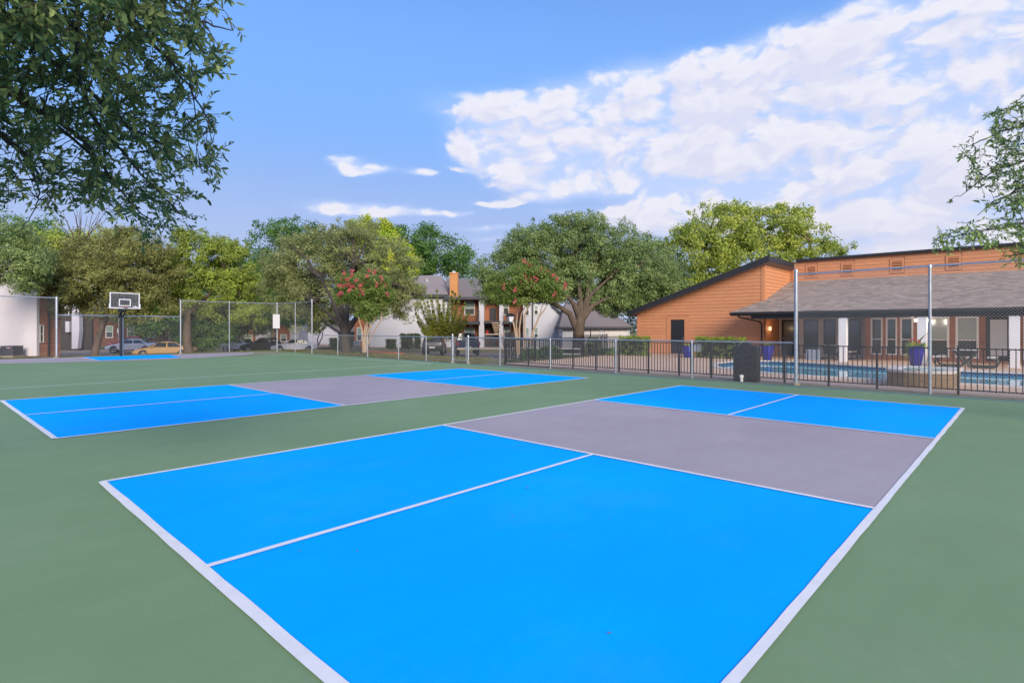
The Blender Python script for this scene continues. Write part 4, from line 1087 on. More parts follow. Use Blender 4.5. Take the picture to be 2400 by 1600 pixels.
    # side windows, split by pillars
    for sgn, S in ((1,A),(-1,B)):
        n = 2 if style in ('sedan','hatch','pickup') else 3
        lo0, lo1, hi0, hi1 = S[0], S[1], S[4], S[2]
        for i in range(n):
            a, b_ = i/n + .025, (i+1)/n - .025
            lo = lambda f: lerp(lo0, lo1, .06+f*.86); hi = lambda f: lerp(hi0, hi1, .03+f*.94)
            q = [lerp(lo(a),hi(a),.08), lerp(lo(b_),hi(b_),.08), lerp(lo(b_),hi(b_),.88), lerp(lo(a),hi(a),.88)]
            MB().add([(x,y+sgn*.035,z_+.012) for x,y,z_ in q],[(0,1,2,3)]).build('window', glass, t)
        mi = MB(); mi.ico((c['xf0']-.32, sgn*(w+.08), c['zb']+.06), .11, 1, 0, (.8,1,.75)); mi.build('mirror', paint, t, smooth=True)
        hd = MB()
        for i in range(2): xx = -.85+i*1.05; hd.box(xx, xx+.17, sgn*w*.985-.012, sgn*w*.985+.02, c['zb']-.19, c['zb']-.155)
        hd.build('door_handle', M_CHROME if style in ('suv','pickup') else paint, t)
        sk = MB().box(-h*.55, h*.5, sgn*w*.99-.02, sgn*w*.99+.012, st[4][1]+.04, st[4][1]+.11).build('sill', M_UNDER, t)
    # wheels
    R = .33 if style in ('sedan','hatch') else (.38 if style == 'suv' else .40)
    for xx in (-h*.60, h*.60):
        for sgn in (1,-1):
            ty = MB(); ty.tube([(xx,sgn*(w-.22),R),(xx,sgn*(w+.0),R)], R, 18); wh = ty.build('wheel', M_TYRE, t, smooth=True)
            ar = MB().tube([(xx,sgn*(w-.3),R+.02),(xx,sgn*(w-.012),R+.02)], R+.075, 18).build('wheel_arch', M_UNDER, t)
            rm = MB(); yy = sgn*(w+.012)
            for k in range(5):
                a = k*1.2566+.3; ca, sa = math.cos(a), math.sin(a)
                rm.add([(xx+ca*.04-sa*.045,yy,R+sa*.04+ca*.045),(xx+ca*.04+sa*.045,yy,R+sa*.04-ca*.045),(xx+ca*R*.66+sa*.05,yy,R+sa*R*.66-ca*.05),(xx+ca*R*.66-sa*.05,yy,R+sa*R*.66+ca*.05)],[(0,1,2,3)])
            pts = [(xx+R*.66*math.cos(k*.3927),yy-sgn*.006,R+R*.66*math.sin(k*.3927)) for k in range(17)]
            rm.tube(pts, .028, 5, caps=False); rm.build('rim', M_RIM, wh, fix=False)
    # lamps, plates, bumpers
    zt = st[1][2]
    for sgn in (1,-1):
        if style == 'pickup': MB().box(-h-.012,-h+.05,sgn*(w*.92)-.10,sgn*(w*.92)+.02,.82,1.14).build('tail_lamp', M_LAMPR, t)
        else: MB().hexa([(-h-.01,sgn*w*.50,zt-.24),(-h+.20,sgn*w*.90,zt-.22),(-h+.26,sgn*w*.86,zt-.24),(-h+.1,sgn*w*.5,zt-.24),(-h+.0,sgn*w*.50,zt-.10),(-h+.20,sgn*w*.93,zt-.07),(-h+.26,sgn*w*.86,zt-.09),(-h+.1,sgn*w*.5,zt-.1)]).build('tail_lamp', M_LAMPR, t)
        f = st[-3]; MB().hexa([(h-.10,sgn*w*.48,.54),(h-.34,sgn*w*.88,.58),(h-.5,sgn*w*.86,.58),(h-.2,sgn*w*.46,.54),(h-.10,sgn*w*.48,.66),(h-.32,sgn*w*.89,.74),(h-.5,sgn*w*.88,.76),(h-.2,sgn*w*.46,.66)] if style in('sedan','hatch') else
                 [(h-.03,sgn*w*.50,.78),(h-.2,sgn*w*.9,.78),(h-.3,sgn*w*.86,.78),(h-.1,sgn*w*.5,.78),(h-.05,sgn*w*.50,.92),(h-.2,sgn*w*.91,.95),(h-.3,sgn*w*.86,.95),(h-.1,sgn*w*.5,.92)]).build('headlight', M_LAMPW, t)
    MB().box(-h-.03,-h+.02,-.26,.26,.62 if style != 'sedan' else .72,.74 if style != 'sedan' else .84).build('number_plate', M_PLATE, t)
    gz = .34 if style in ('sedan','hatch') else .5
    MB().box(h-.06,h+.012,-w*.45,w*.45,gz,gz+.16).build('grille', M_UNDER, t)
    if style == 'pickup':
        MB().box(-h-.10,-h+.03,-w*.96,w*.96,.48,.66).build('bumper', mat('pale_bumper', (.42,.38,.33), .4, .3), t)
        MB().box(-h+.10,-.50,-w*.86,w*.86,1.235,1.262).build('cargo_bed', M_UNDER, t)
    if style == 'suv':
        r = MB()
        for sgn in (1,-1): r.tube([(-h+.6,sgn*w*.66,H),(-h+.7,sgn*w*.66,H+.05),(h-2.1,sgn*w*.66,H+.05),(h-2.0,sgn*w*.66,H)], .02, 6)
        r.build('roof_rail', M_CHROME, t)
        MB().box(-h-.02,-h+.02,-w*.55,w*.55,.93,.97).build('trim_strip', M_CHROME, t)
    return t
def X_at(u, Y): return (u-1200)/F*Y
G_C = 'cars parked beyond the court'
R_ = math.radians
car('parked_car', 'silver-blue sedan parked nose left behind the tall corner fence', 'car', X_at(690,60.5), 60.5, -.93, R_(200), carpaint('silver_blue_paint', (.70,.72,.80)), group=G_C)
car('parked_car', 'black hatchback parked between the two silver sedans', 'car', X_at(613,61.5), 61.5, -.97, R_(200), carpaint('black_paint', (.010,.010,.012)), L=4.2, H=1.62, style='hatch', group=G_C)
car('parked_car', 'silver sedan half hidden behind the black hatchback', 'car', X_at(567,64), 64, -1.0, R_(-14), carpaint('silver_paint', (.46,.44,.42)), group=G_C)
car('parked_car', 'white sedan parked behind the basketball pole', 'car', X_at(311,59), 59, -.90, R_(193), carpaint('white_car_paint', (.80,.80,.84)), H=1.42, group=G_C)
car('parked_car', 'mustard yellow sedan with a dark bonnet, nearest in the left car park', 'car', X_at(388,48.5), 48.5, -.93, R_(196), carpaint('mustard_paint', (.31,.185,.075)), H=1.44, hood=carpaint('charcoal_paint', (.03,.035,.04)), group=G_C)
car('parked_car', 'dark red car showing behind the white sedan', 'car', X_at(310,65.5), 65.5, -.80, R_(188), carpaint('red_car_paint', (.20,.018,.022)), H=1.5, group=G_C)
car('parked_car', 'blue car whose roof shows over the mustard yellow sedan', 'car', X_at(418,57), 57, -.85, R_(192), carpaint('blue_car_paint', (.05,.11,.30)), H=1.5, group=G_C)
car('parked_suv', 'dark navy sport utility car parked with its tail to the court', 'suv', X_at(1019,53.5), 53.5, -.78, R_(92), carpaint('dark_navy_paint', (.020,.023,.035)), L=4.8, W=1.95, H=1.74, style='suv', group=G_C)
car('pickup_truck', 'navy blue pickup truck with its tailgate towards the court', 'pickup truck', X_at(1093,50.5), 50.5, -.66, R_(98), carpaint('navy_paint', (.018,.026,.085)), L=5.7, W=2.0, H=1.9, style='pickup', group=G_C)

# ------------------------------------------------------------------ apartment buildings (their fronts face the court square on)
M_WWALL = mat('white_wall_paint', (.48,.48,.53), .7, var=.04, vscale=.5)
M_LILAC = mat('pale_lilac_wall_paint', (.45,.44,.52), .7, var=.04, vscale=.5)
M_BSID = mat('brown_siding', (.30,.105,.045), .7, var=.12, vscale=3, stretch=(1,1,.15))
M_ROOF = shinglemat('shingle_plum_grey', (.20,.17,.175))
M_DARKB = mat('dark_band', (.03,.032,.042), .55)
M_RAIL = mat('railing_black', (.02,.018,.02), .5)
M_WWIN = mat('white_window_frame', (.62,.61,.60), .5)
M_SAGE = mat('sage_blind', (.24,.32,.28), .35)
def wpoly(o, us, Y0, Y1=None):
    """prism from photo outline points at depth Y0, Y1-Y0 thick"""
    Y1 = Y0+.25 if Y1 is None else Y1
    a = [at(u, v, Y0) for u, v in us]; b = [Vector((p.x, p.y + (Y1-Y0), p.z)) for p in a]; n = len(a)
    return MB(o).add(a+b, [tuple(reversed(range(n))), tuple(range(n,2*n))] + [(i,(i+1)%n,n+(i+1)%n,n+i) for i in range(n)])
def win(o, parent, u0, u1, v0, v1, Y, vm_=None, up=M_SAGE, lo=M_GLASSR):
    w = wpoly(o, [(u0,v1),(u1,v1),(u1,v0),(u0,v0)], Y-.02, Y+.02).build('window', M_WWIN, parent)
    f = MB(o); k = 1.8
    for q in ((u0-k,u1+k,v0-k,v0),(u0-k,u1+k,v1,v1+k),(u0-k,u0,v0,v1),(u1,u1+k,v0,v1)):
        a = at(q[0],q[3],Y); b = at(q[1],q[2],Y); f.box(a.x,b.x,Y-.08,Y-.001,a.z,b.z)
    vm_ = (v0+v1)/2 if vm_ is None else vm_
    a = at(u0,vm_+.7,Y); b = at(u1,vm_-.7,Y); f.box(a.x,b.x,Y-.06,Y-.021,a.z,b.z)
    f.build('frame', M_WWIN, w)
    wpoly(o, [(u0,vm_-.7),(u1,vm_-.7),(u1,v0),(u0,v0)], Y-.04, Y-.021).build('pane', up, w)
    wpoly(o, [(u0,v1),(u1,v1),(u1,vm_+.7),(u0,vm_+.7)], Y-.045, Y-.021).build('pane', lo, w)
    return w
def railing(o, parent, u0, u1, v0, v1, Y, step=2.2):
    m = MB(o); a = at(u0,v1,Y); b = at(u1,v0,Y)
    m.box(a.x,b.x,Y-.02,Y+.02,b.z-.03,b.z+.02)
    n = int((u1-u0)/step)
    for i in range(n+1): x = a.x+(b.x-a.x)*i/n; m.box(x-.012,x+.012,Y-.012,Y+.012,a.z,b.z-.03)
    m.build('railing', M_RAIL, parent)
def apartment():
    o = at(1056, 812, 62); o.z = -.5
    t = thing('apartment_building', 'two-storey apartment block, brown and white, with an orange chimney and outside stairs', 'building', o)
    # white wing on the left
    wpoly(o, [(866,813.5),(1057,813.5),(1057,697),(1049,697),(1041,692),(866,692)], 62, 74).build('wall', M_WWALL, t)
    wpoly(o, [(866,818),(1057,818),(1057,813.4),(866,813.4)], 61.99, 62.2).build('base_course', mat('base_brick', (.20,.14,.11), .9, var=.2), t)
    z_ = lambda v, Y: CH-(v-HV)/F*Y
    def roof(u0, u1, ru0, ru1, Y0, Yr, Y2, ve, vr, ov=.5):
        x0, x1 = X_at(u0,Y0)-.2, X_at(u1,Y0)+.2; zr = CH+(HV-vr)/F*Yr; ze = z_(ve,Y0-ov)
        r0, r1 = X_at(ru0,Yr), X_at(ru1,Yr)
        MB(o).add([(x0,Y0-ov,ze),(x1,Y0-ov,ze),(x1,Y2,ze),(x0,Y2,ze),(r0,Yr,zr),(r1,Yr,zr)],[(0,1,5,4),(1,2,5),(2,3,4,5),(3,0,4),(3,2,1,0)]).build('roof', M_ROOF, t)
        MB(o).box(x0-.02,x1+.02,Y0-ov-.03,Y0-ov+.02,ze-.28,ze+.02).build('fascia', M_DARKB, t)
    roof(868,1047,985,1034,62,68,75,690,645.5)
    MB(o).add([at(1047,697,61.7),at(1060,692,61.7),at(1060,687,61.7),at(1047,692,61.7)]+[at(1047,697,62),at(1060,692,62),at(1060,687,62),at(1047,692,62)],[(0,1,2,3),(7,6,5,4),(0,4,5,1),(3,2,6,7)]).build('fascia', M_DARKB, t)
    # brown recessed front
    wb_ = wpoly(o, [(1050,816),(1228,816),(1228,700),(1050,700)], 63, 74).build('brown_wall', M_BSID, t)
    roof(1050,1300,1046,1260,63,69,76,696,653.5,1.6)
    win(o, wb_, 1090.5,1111, 708,736.5, 63, 722.5); win(o, wb_, 1090.5,1111, 769,793, 63, 785)
    win(o, wb_, 1181,1191.5, 706,737, 63); win(o, wb_, 1183,1192, 767,790, 63, 786)
    wpoly(o, [(1062,760),(1125,760),(1125,752.5),(1062,752.5)], 61.3, 63).build('balcony_floor', M_DARKB, t)
    railing(o, t, 1064,1124,727,752,61.35)
    wpoly(o, [(1135,758),(1172,758),(1172,751.5),(1135,751.5)], 61.5, 63).build('landing', M_DARKB, t)
    wpoly(o, [(1179,759),(1246,759),(1246,751.5),(1179,751.5)], 61.3, 63).build('balcony_floor', M_DARKB, t)
    railing(o, t, 1180,1246,730,751,61.35)
    for a, b, va, vb in ((1122.5,1134.5,696,814),(1170,1179.5,700,814)):
        wpoly(o, [(a,vb),(b,vb),(b,va+ (6 if a < 1150 else 2)),(a,va)], 61.7, 63).build('pier', M_WWALL, t)
    for u in (1103.5,1083): wpoly(o, [(u-.8,816),(u+.8,816),(u+.8,760),(u-.8,760)], 61.3, 61.4).build('post', M_RAIL, t)
    wpoly(o, [(1136,736+80),(1165,816),(1165,760),(1136,760)], 62.9,62.99).build('stair_shade', mat('stair_shade_paint', (.05,.03,.025), .8), t)  # dark panel: shade under the landing, put in as colour
    wpoly(o, [(1147.5,750),(1163,750),(1163,722),(1147.5,722)], 62.9,62.99).build('door', M_SHADEB, t)
    wpoly(o, [(1150,813),(1163,813),(1163,788),(1150,788)], 62.8,62.89).build('door', M_SHADEB, t)
    wpoly(o, [(1140,783),(1144.5,783),(1144.5,774),(1140,774)], 62.7,62.88).build('extinguisher_box', mat('red_box', (.5,.02,.02), .4), t)
    for i in range(8):
        v = 756.5+i*3.9; u = 1152.5+i*1.05
        wpoly(o, [(u,v+1.1),(u+17,v+1.1),(u+17,v-.6),(u,v-.6)], 61.2+i*.16, 61.5+i*.16).build('stair_tread', mat('stair_tread_concrete', (.50,.38,.27), .8), t)
    wpoly(o, [(1136,784.5),(1182,784.5),(1182,782),(1136,782)], 60.8, 60.95).build('porch_rail', mat('pale_rail', (.45,.36,.30), .6), t)
    wpoly(o, [(1182,800),(1225,800),(1225,779),(1182,779)], 61.0, 61.2).build('patio_screen', M_DARKB, t)
    wpoly(o, [(1120,819),(1228,819),(1228,815),(1120,815)], 60.3, 63).build('porch_slab', M_WALK, t)
    # chimney
    c = wpoly(o, [(1054,700),(1072.5,700),(1072.5,641),(1054,641)], 61.6, 62.9)
    ch = c.build('chimney', mat('chimney_siding', (.50,.22,.075), .65, var=.06), t)
    for i in range(17):
        v = 697-i*3.35
        wpoly(o, [(1054.2,v),(1072.3,v),(1072.3,v-3.0),(1054.2,v-3.0)], 61.57, 61.6).build('siding_board', mat('chimney_siding', (.5,.22,.075)), ch)
    wpoly(o, [(1053,641),(1073.5,641),(1073.5,638.5),(1053,638.5)], 61.5, 63.0).build('cap', M_OTRIM, ch)
    wpoly(o, [(1060,638.5),(1068,638.5),(1067,635),(1061,635)], 62, 62.6).build('flue', M_GALV, ch)
    for u, v in ((1000,655),(1003,660)): p = at(u, v, 65.6); MB(o).box(p.x-.08,p.x+.08,p.y,p.y+.16,p.z-.6,p.z+.12).build('roof_vent', M_GALV, t)
    # white gable at the right with its sloping roof edge
    g = wpoly(o, [(1226,816),(1350,816),(1348,768),(1292,712),(1226,712)], 60, 72).build('gable_wall', M_WWALL, t)
    wpoly(o, [(1292,715),(1350,773),(1352,768),(1293,709)], 59.7, 60.3).build('fascia', M_DARKB, t)
    MB(o).add([at(1292,709,59.7),at(1354,769,59.7),at(1354,769,59.7)+Vector((0,13,0)),at(1292,709,59.7)+Vector((0,13,0))],[(0,1,2,3)]).build('gable_roof', M_ROOF, t)
    win(o, g, 1253,1260, 717,736, 60); win(o, g, 1253,1260, 768,790, 60, 782); win(o, g, 1232.5,1239, 768,786, 60, 784); win(o, g, 1232.5,1239, 715,738, 60)
    wpoly(o, [(1247,816),(1249.4,816),(1249.4,700),(1247,700)], 59.85,59.95).build('downspout', M_BLACK, t)
    # brown flank and windows at the far left, seen under the crape myrtle
    f = wpoly(o, [(830,815),(868,815),(868,705),(856,722),(830,745)], 62.6, 70).build('brown_wall', M_BSID, t)
    win(o, f, 838,847, 769,797, 62.6, 783); win(o, f, 858,864, 769,799, 62.6, 786); win(o, f, 857,863.5, 722,738, 62.6)
    wpoly(o, [(795,812),(831,812),(831,778),(795,778)], 64, 70).build('porch_wall', M_DARKB, t)
apartment()
def garage(name, label, wall, roof_, doors, Y, depth, mw=M_WWALL, base=None, overh=None):
    o = at(*wall[0], Y); t = thing(name, label, 'building', o)
    wpoly(o, wall, Y, Y+depth).build('wall', mw, t)
    (ul, vl), (ur, vr), (pl, pv), (pr_, pv2) = roof_
    a, b = at(ul, vl, Y-.45), at(ur, vr, Y-.45); Yr = Y+depth/2; c, d = at(pr_, pv2, Yr), at(pl, pv, Yr)
    e, f = Vector((b.x, Y+depth+.4, b.z)), Vector((a.x, Y+depth+.4, a.z))
    MB(o).add([a,b,c,d,e,f],[(0,1,2,3),(3,2,4,5),(1,4,2),(0,3,5)]).build('roof', M_ROOF, t)
    MB(o).add([a,b,b-Vector((0,0,.2)),a-Vector((0,0,.2)),a+Vector((0,.05,0)),b+Vector((0,.05,0)),b+Vector((0,.05,-.2)),a+Vector((0,.05,-.2))],[(0,1,2,3),(4,7,6,5),(0,4,5,1),(3,2,6,7)]).build('fascia', M_DARKB, t)
    for (u0,u1,v0,v1) in doors:
        dd = wpoly(o, [(u0,v1),(u1,v1),(u1,v0),(u0,v0)], Y-.03, Y-.001).build('garage_door', mat('cream_door_paint', (.55,.52,.52), .6), t)
        for i in range(4):
            q = (v1-v0)/4; wpoly(o, [(u0+.6,v0+q*(i+1)-.5),(u1-.6,v0+q*(i+1)-.5),(u1-.6,v0+q*i+.5),(u0+.6,v0+q*i+.5)], Y-.055, Y-.031).build('panel', mat('cream_door_paint', (.55,.52,.52)), dd)
        fr = MB(o); a_ = at(u0,v1,Y); b_ = at(u1,v0,Y)
        fr.box(a_.x-.08,b_.x+.08,Y-.06,Y-.001,b_.z,b_.z+.06); fr.build('door_frame', mat('door_frame_grey', (.22,.2,.2), .6), dd)
    return t
garage('garage_block', 'white garage block with two doors behind the big oak trunk', [(1318,816),(1476,816),(1476,766),(1318,766)],
       ((1310,766),(1483,765),(1326,708),(1398,708)), [(1366,1402,776,814),(1417,1467,775.5,814)], 55, 10)
def gable_shed():
    o = at(745, 808, 70); t = thing('garage_block', 'white gabled garage behind the pruned shrub, right of the silver-blue sedan', 'building', o)
    wpoly(o, [(722,808),(793,808),(793,776),(757,752),(722,775)], 70, 80).build('wall', M_LILAC, t)
    wpoly(o, [(722,813),(793,813),(793,808),(722,808)], 69.95, 70.2).build('base_course', mat('base_brick', (.2,.14,.11)), t)
    a, b = at(757,750,69.6), at(798,777,69.6); MB(o).add([a,b,b+Vector((0,11,0)),a+Vector((0,11,0))],[(0,1,2,3)]).build('roof', M_ROOF, t)
    MB(o).add([a,b,b-Vector((0,0,.22)),a-Vector((0,0,.22))],[(0,1,2,3)]).build('fascia', M_DARKB, t)
    a2 = at(716,778,69.6); MB(o).add([a2,a,a+Vector((0,11,0)),a2+Vector((0,11,0))],[(0,1,2,3)]).build('roof', M_ROOF, t)
    wpoly(o, [(745,806),(790,806),(790,782),(745,782)], 69.96,69.99).build('garage_door', mat('lilac_door_paint', (.50,.49,.56), .6), t)
gable_shed()
def far_flats():
    o = at(640, 812, 78); t = thing('apartment_building', 'apartment block with brown bays half hidden behind the parked hatchback', 'building', o)
    wpoly(o, [(548,818),(700,818),(700,690),(548,690)], 78, 90).build('wall', M_LILAC, t)
    for u0, u1 in ((560,596),(647,676)): wpoly(o, [(u0,818),(u1,818),(u1,692),(u0,692)], 77.6, 78).build('brown_bay', M_BSID, t)
    win(o, t, 659,671,785,799, 77.58); win(o, t, 625,634,783,800,78); win(o, t, 566,590,785,800,77.58); win(o, t, 659,671,738,755, 77.58)
    a = at(540,690,77); b = at(708,690,77); c = at(690,655,84); d = at(560,655,84)
    MB(o).add([a,b,c,d],[(0,1,2,3)]).build('roof', M_ROOF, t)
far_flats()
def left_block():
    o = at(40, 833, 44); t = thing('apartment_building', 'white walled block with a brick side at the far left', 'building', o)
    wpoly(o, [(-230,836),(86,834),(86,612),(-230,612)], 44, 44.25).build('wall', mat('warm_white_wall_paint', (.55,.52,.56), .7, var=.05, vscale=.4), t)
    xr = X_at(86, 44)
    b = MB(o).box(xr-12, xr-.06, 44.26, 46.4, -1.4, 6.6).build('brick_wall', M_BRICK, t)
    w = MB(o).box(xr-.07, xr-.03, 44.35, 44.62, .55, 1.85).build('window', M_GLASSR, b)
    f = MB(o)
    for y0, y1, z0, z1 in ((44.30,44.35,.5,1.9),(44.62,44.68,.5,1.9),(44.35,44.62,1.85,1.9),(44.35,44.62,.5,.55),(44.35,44.62,1.17,1.22)): f.box(xr-.059, xr+.02, y0, y1, z0, z1)
    f.build('frame', M_WWIN, w)
    MB(o).box(xr-.059, xr+.04, 45.1, 45.22, -1.0, 5.5).build('downspout', M_BLACK, t)
    a, c = at(-240,612,43.4), at(90,612,43.4); MB(o).add([a,c,c+Vector((0,3.0,-.15)),a+Vector((0,3.0,-.15))],[(0,1,2,3)]).build('roof', M_ROOF, t)
    o2 = at(175, 818, 66); t2 = thing('apartment_building', 'far dark-sided block with a tapering pale stair pier, seen through the fence', 'building', o2)
    wpoly(o2, [(140,820),(215,820),(215,690),(140,690)], 67, 67.3).build('dark_wall', mat('dark_siding', (.035,.028,.026), .8, var=.2), t2)
    wpoly(o2, [(168,817),(181.5,817),(186,775),(185,713),(171,713),(168,735)], 66, 66.6).build('stair_pier', M_LILAC, t2)
    wpoly(o2, [(153,778),(162.5,778),(162.5,753),(153,753)], 66.4, 66.9).build('panel', M_LILAC, t2)
    win(o2, t2, 155,161,718,738,66.95)
    o3 = at(360,810,82); t3 = thing('apartment_building', 'low brick block deep behind the red and white cars', 'building', o3)
    wpoly(o3, [(215,814),(545,814),(545,730),(215,730)], 84, 92).build('brick_wall', mat('far_brick', (.15,.06,.04), .85, var=.3, vscale=2), t3)
    for u in (250, 300, 348, 470): win(o3, t3, u, u+14, 765, 790, 84)
    a, c = at(205,730,83), at(555,730,83); MB(o3).add([a,c,c+Vector((0,6,2.2)),a+Vector((0,6,2.2))],[(0,1,2,3)]).build('roof', M_ROOF, t3)
left_block()
# air conditioners
def ac(label, u0, u1, v0, v1, Y, body, mark=True, group='outdoor air conditioners'):
    p = at((u0+u1)/2, v1, Y); t = thing('air_conditioner', label, 'air conditioner', p, 0, group); w = (u1-u0)/F*Y; h = (v1-v0)/F*Y
    MB().box(-w/2,w/2,-w/2,w/2,.05,h-.05).build('cabinet', body, t, bevel=.03)
    f = MB()
    for i in range(14): z = .08+i*(h-.2)/14; f.box(-w/2-.012,w/2+.012,-w/2-.012,-w/2-.001,z,z+.02)
    for s in (-1,-.33,.33,1): f.box(s*w*.49-.02,s*w*.49+.02,-w/2-.02,-w/2-.001,.05,h-.05)
    f.build('grille', body, t)
    MB().box(-w/2-.02,w/2+.02,-w/2-.02,w/2+.02,h-.05,h).build('lid', body, t)
    if mark: MB().box(-w*.02,w*.28,-w/2-.03,-w/2-.021,h-.17,h-.12).build('label_plate', mat('label_plate_paint', (.55,.35,.35), .5), t)
    MB().box(-w*.6,w*.6,-w*.6,w*.6,-.1,.05).build('pad', M_CONC, t)
dk = mat('dark_ac_cabinet', (.045,.045,.065), .6)
ac('dark air conditioner cabinet with a pink label, nearer the building corner', 14.5, 42.5, 810, 834, 43, dk)
ac('grey air conditioner cabinet cut by the picture edge', -16, 10.5, 814.5, 834.5, 43.2, mat('grey_ac_cabinet', (.12,.12,.14), .6))
ac('pale air conditioner cabinet under the brown flank of the block', 830, 842.5, 799.5, 812, 57, mat('pale_ac_cabinet', (.45,.45,.42), .6), False)

# ------------------------------------------------------------------ trees
PUFF, PUFF_R = 6, .17
def crown_centers(lobes, n, seed, o=None):
    """clump centres spread through ellipsoids given as photo ellipse + depth: (u, v, ru, rv, Y, weight)"""
    g = np.random.default_rng(seed); out = []; W = [l[2]*l[3]*(l[5] if len(l) > 5 else 1) for l in lobes]; S = sum(W)
    for l, w in zip(lobes, W):
        u, v, ru, rv, Y = l[:5]; c = at(u, v, Y); rx = ru/F*Y; rz = rv/F*Y; ry = min(rx, max(rz, rx*.75))
        k = max(4, int(n*1.15*w/S)); q = max(2, int(k/PUFF))
        d = g.normal(size=(q,3)); d /= np.linalg.norm(d, axis=1, keepdims=True)
        r = (.40 + .60*g.random(q)**.4)
        pc = d*r[:,None]                                    # puffs of foliage on the limb ends ...
        i = g.integers(0, q, k); sp = g.normal(size=(k,3))*PUFF_R
        e = pc[i] + sp                                      # ... each made of several leaf clumps
        lo_ = g.random(k) < .5                              # and looser foliage in between
        d2 = g.normal(size=(k,3)); d2 /= np.linalg.norm(d2, axis=1, keepdims=True)
        e[lo_] = (d2*(.35+.65*g.random((k,1))**.45))[lo_]
        ln = np.linalg.norm(e, axis=1, keepdims=True); e = np.where(ln > 1.06, e/ln*1.06, e)
        out.append(np.array(c) + e*np.array([rx,ry,rz]))
    return np.concatenate(out)
def limb_path(a, b, sag=0.1, n=5, wob=.12):
    a, b = Vector(a), Vector(b); L = (b-a).length; pts = []
    off = Vector((rnd.uniform(-1,1), rnd.uniform(-1,1), 0))*wob*L
    for i in range(n+1):
        s = i/n; p = a.lerp(b, s) + off*math.sin(s*math.pi)*.6 + Vector((0,0,-sag*L*math.sin(s*math.pi)))
        if 0 < i < n: p += Vector((rnd.uniform(-1,1), rnd.uniform(-1,1), rnd.uniform(-1,1)))*.02*L
        pts.append(p)
    return pts
def tree(name, label, lobes, trunk, m, seed, n=260, per=90, size=.2, clump=.75, bark=M_BARK, limbs=(), nb=14, flat=.7, aspect=.5, up=.5, group=None, cat='tree', jt=.5):
    """trunk: list of (u, v, Y, radius in metres) from the ground up; limbs: lists of the same"""
    b = at(*trunk[0][:3]); t = thing(name, label, cat, b, 0, group); o = tuple(b)
    tp = [at(*q[:3]) for q in trunk]; tr = [q[3] for q in trunk]
    tp = [tp[0] - Vector((0,0,.4))] + tp; tr = [tr[0]*1.5] + tr
    MB(o).tube(tp, tr, 10).build('trunk', bark, t, smooth=True)
    ends = [tp[-1]]
    for l in limbs:
        lp = [at(*q[:3]) for q in l]; MB(o).tube(lp, [q[3] for q in l], 8).build('limb', bark, t, smooth=True); ends.append(lp[-1])
    c = crown_centers(lobes, n, seed)
    # branches inside the crown, so that gaps show wood
    br = MB(o); idx = np.random.default_rng(seed+1).permutation(len(c))[:nb]
    for i in idx:
        tgt = Vector(c[i]); e = min(ends, key=lambda q: (q-tgt).length); r0 = max(.03, tr[-1]*.45)
        pts = limb_path(e, tgt, -.05); br.tube(pts, [r0*(1-k/(len(pts))*.85) for k in range(len(pts))], 6)
    if nb: br.build('branches', bark, t, smooth=True)['kind'] = 'stuff'
    cen = c.mean(axis=0); g = np.random.default_rng(seed+2)
    # loose sprigs that break the outline
    ks = max(6, int(len(c)*.16)); L0 = [lobes[i] for i in g.choice(len(lobes), ks, p=np.array([l[2]*l[3] for l in lobes], float)/sum(l[2]*l[3] for l in lobes))]
    sp = []
    for l in L0:
        d = g.normal(size=3); d[2] = abs(d[2])*.9 - .25; d /= np.linalg.norm(d); C0 = np.array(at(l[0], l[1], l[4])); R0 = np.array([l[2], min(l[2], max(l[3], l[2]*.75)), l[3]])/F*l[4]
        for q in (1.0, 1.0+.10*g.random()+.06, 1.1+.16*g.random()): sp.append(C0 + d*R0*q + g.normal(size=3)*.12)
    sp = np.array(sp); rs_ = np.tile([.62, .46, .30], ks)*clump
    leaf_cloud('sprigs', t, o, sp, rs_, max(14, per//3), size*.9, m, seed+9, flat=1.1, up=.4, outw=cen, aspect=aspect, jitter_tone=jt)
    leaf_cloud('crown', t, o, c, clump*(.6+.8*g.random(len(c))), per, size, m, seed+3, flat=flat, up=up, outw=cen, aspect=aspect, jitter_tone=jt)
    return t
LM_OAK = leafmat('live_oak_leaves', [(.030,.048,.018),(.066,.098,.036),(.110,.145,.055),(.160,.190,.080)])
LM_OLIVE = leafmat('olive_oak_leaves', [(.034,.043,.017),(.080,.095,.038),(.125,.140,.058),(.175,.185,.082)])
LM_OCHRE = leafmat('ochre_leaves', [(.034,.038,.014),(.076,.080,.028),(.118,.120,.044),(.110,.142,.036)])
LM_LIME = leafmat('lime_leaves', [(.040,.055,.012),(.085,.105,.022),(.13,.165,.030),(.17,.235,.034)])
LM_BRIGHT = leafmat('bright_lime_leaves', [(.10,.19,.012),(.20,.33,.022),(.30,.40,.05)])
LM_DEEP = leafmat('deep_green_leaves', [(.02,.045,.012),(.04,.085,.020),(.075,.13,.032)])
LM_YG = leafmat('yellow_green_leaves', [(.045,.068,.014),(.105,.140,.030),(.175,.200,.042),(.27,.265,.055)])
LM_MYR = leafmat('myrtle_leaves', [(.030,.055,.012),(.055,.088,.020),(.085,.118,.028),(.125,.120,.045)])
LM_RED = leafmat('myrtle_blossom', [(.20,.028,.036),(.27,.055,.062),(.23,.075,.06)], .3)
LM_JUN = leafmat('juniper_leaves', [(.055,.05,.014),(.105,.11,.022),(.12,.175,.03)])

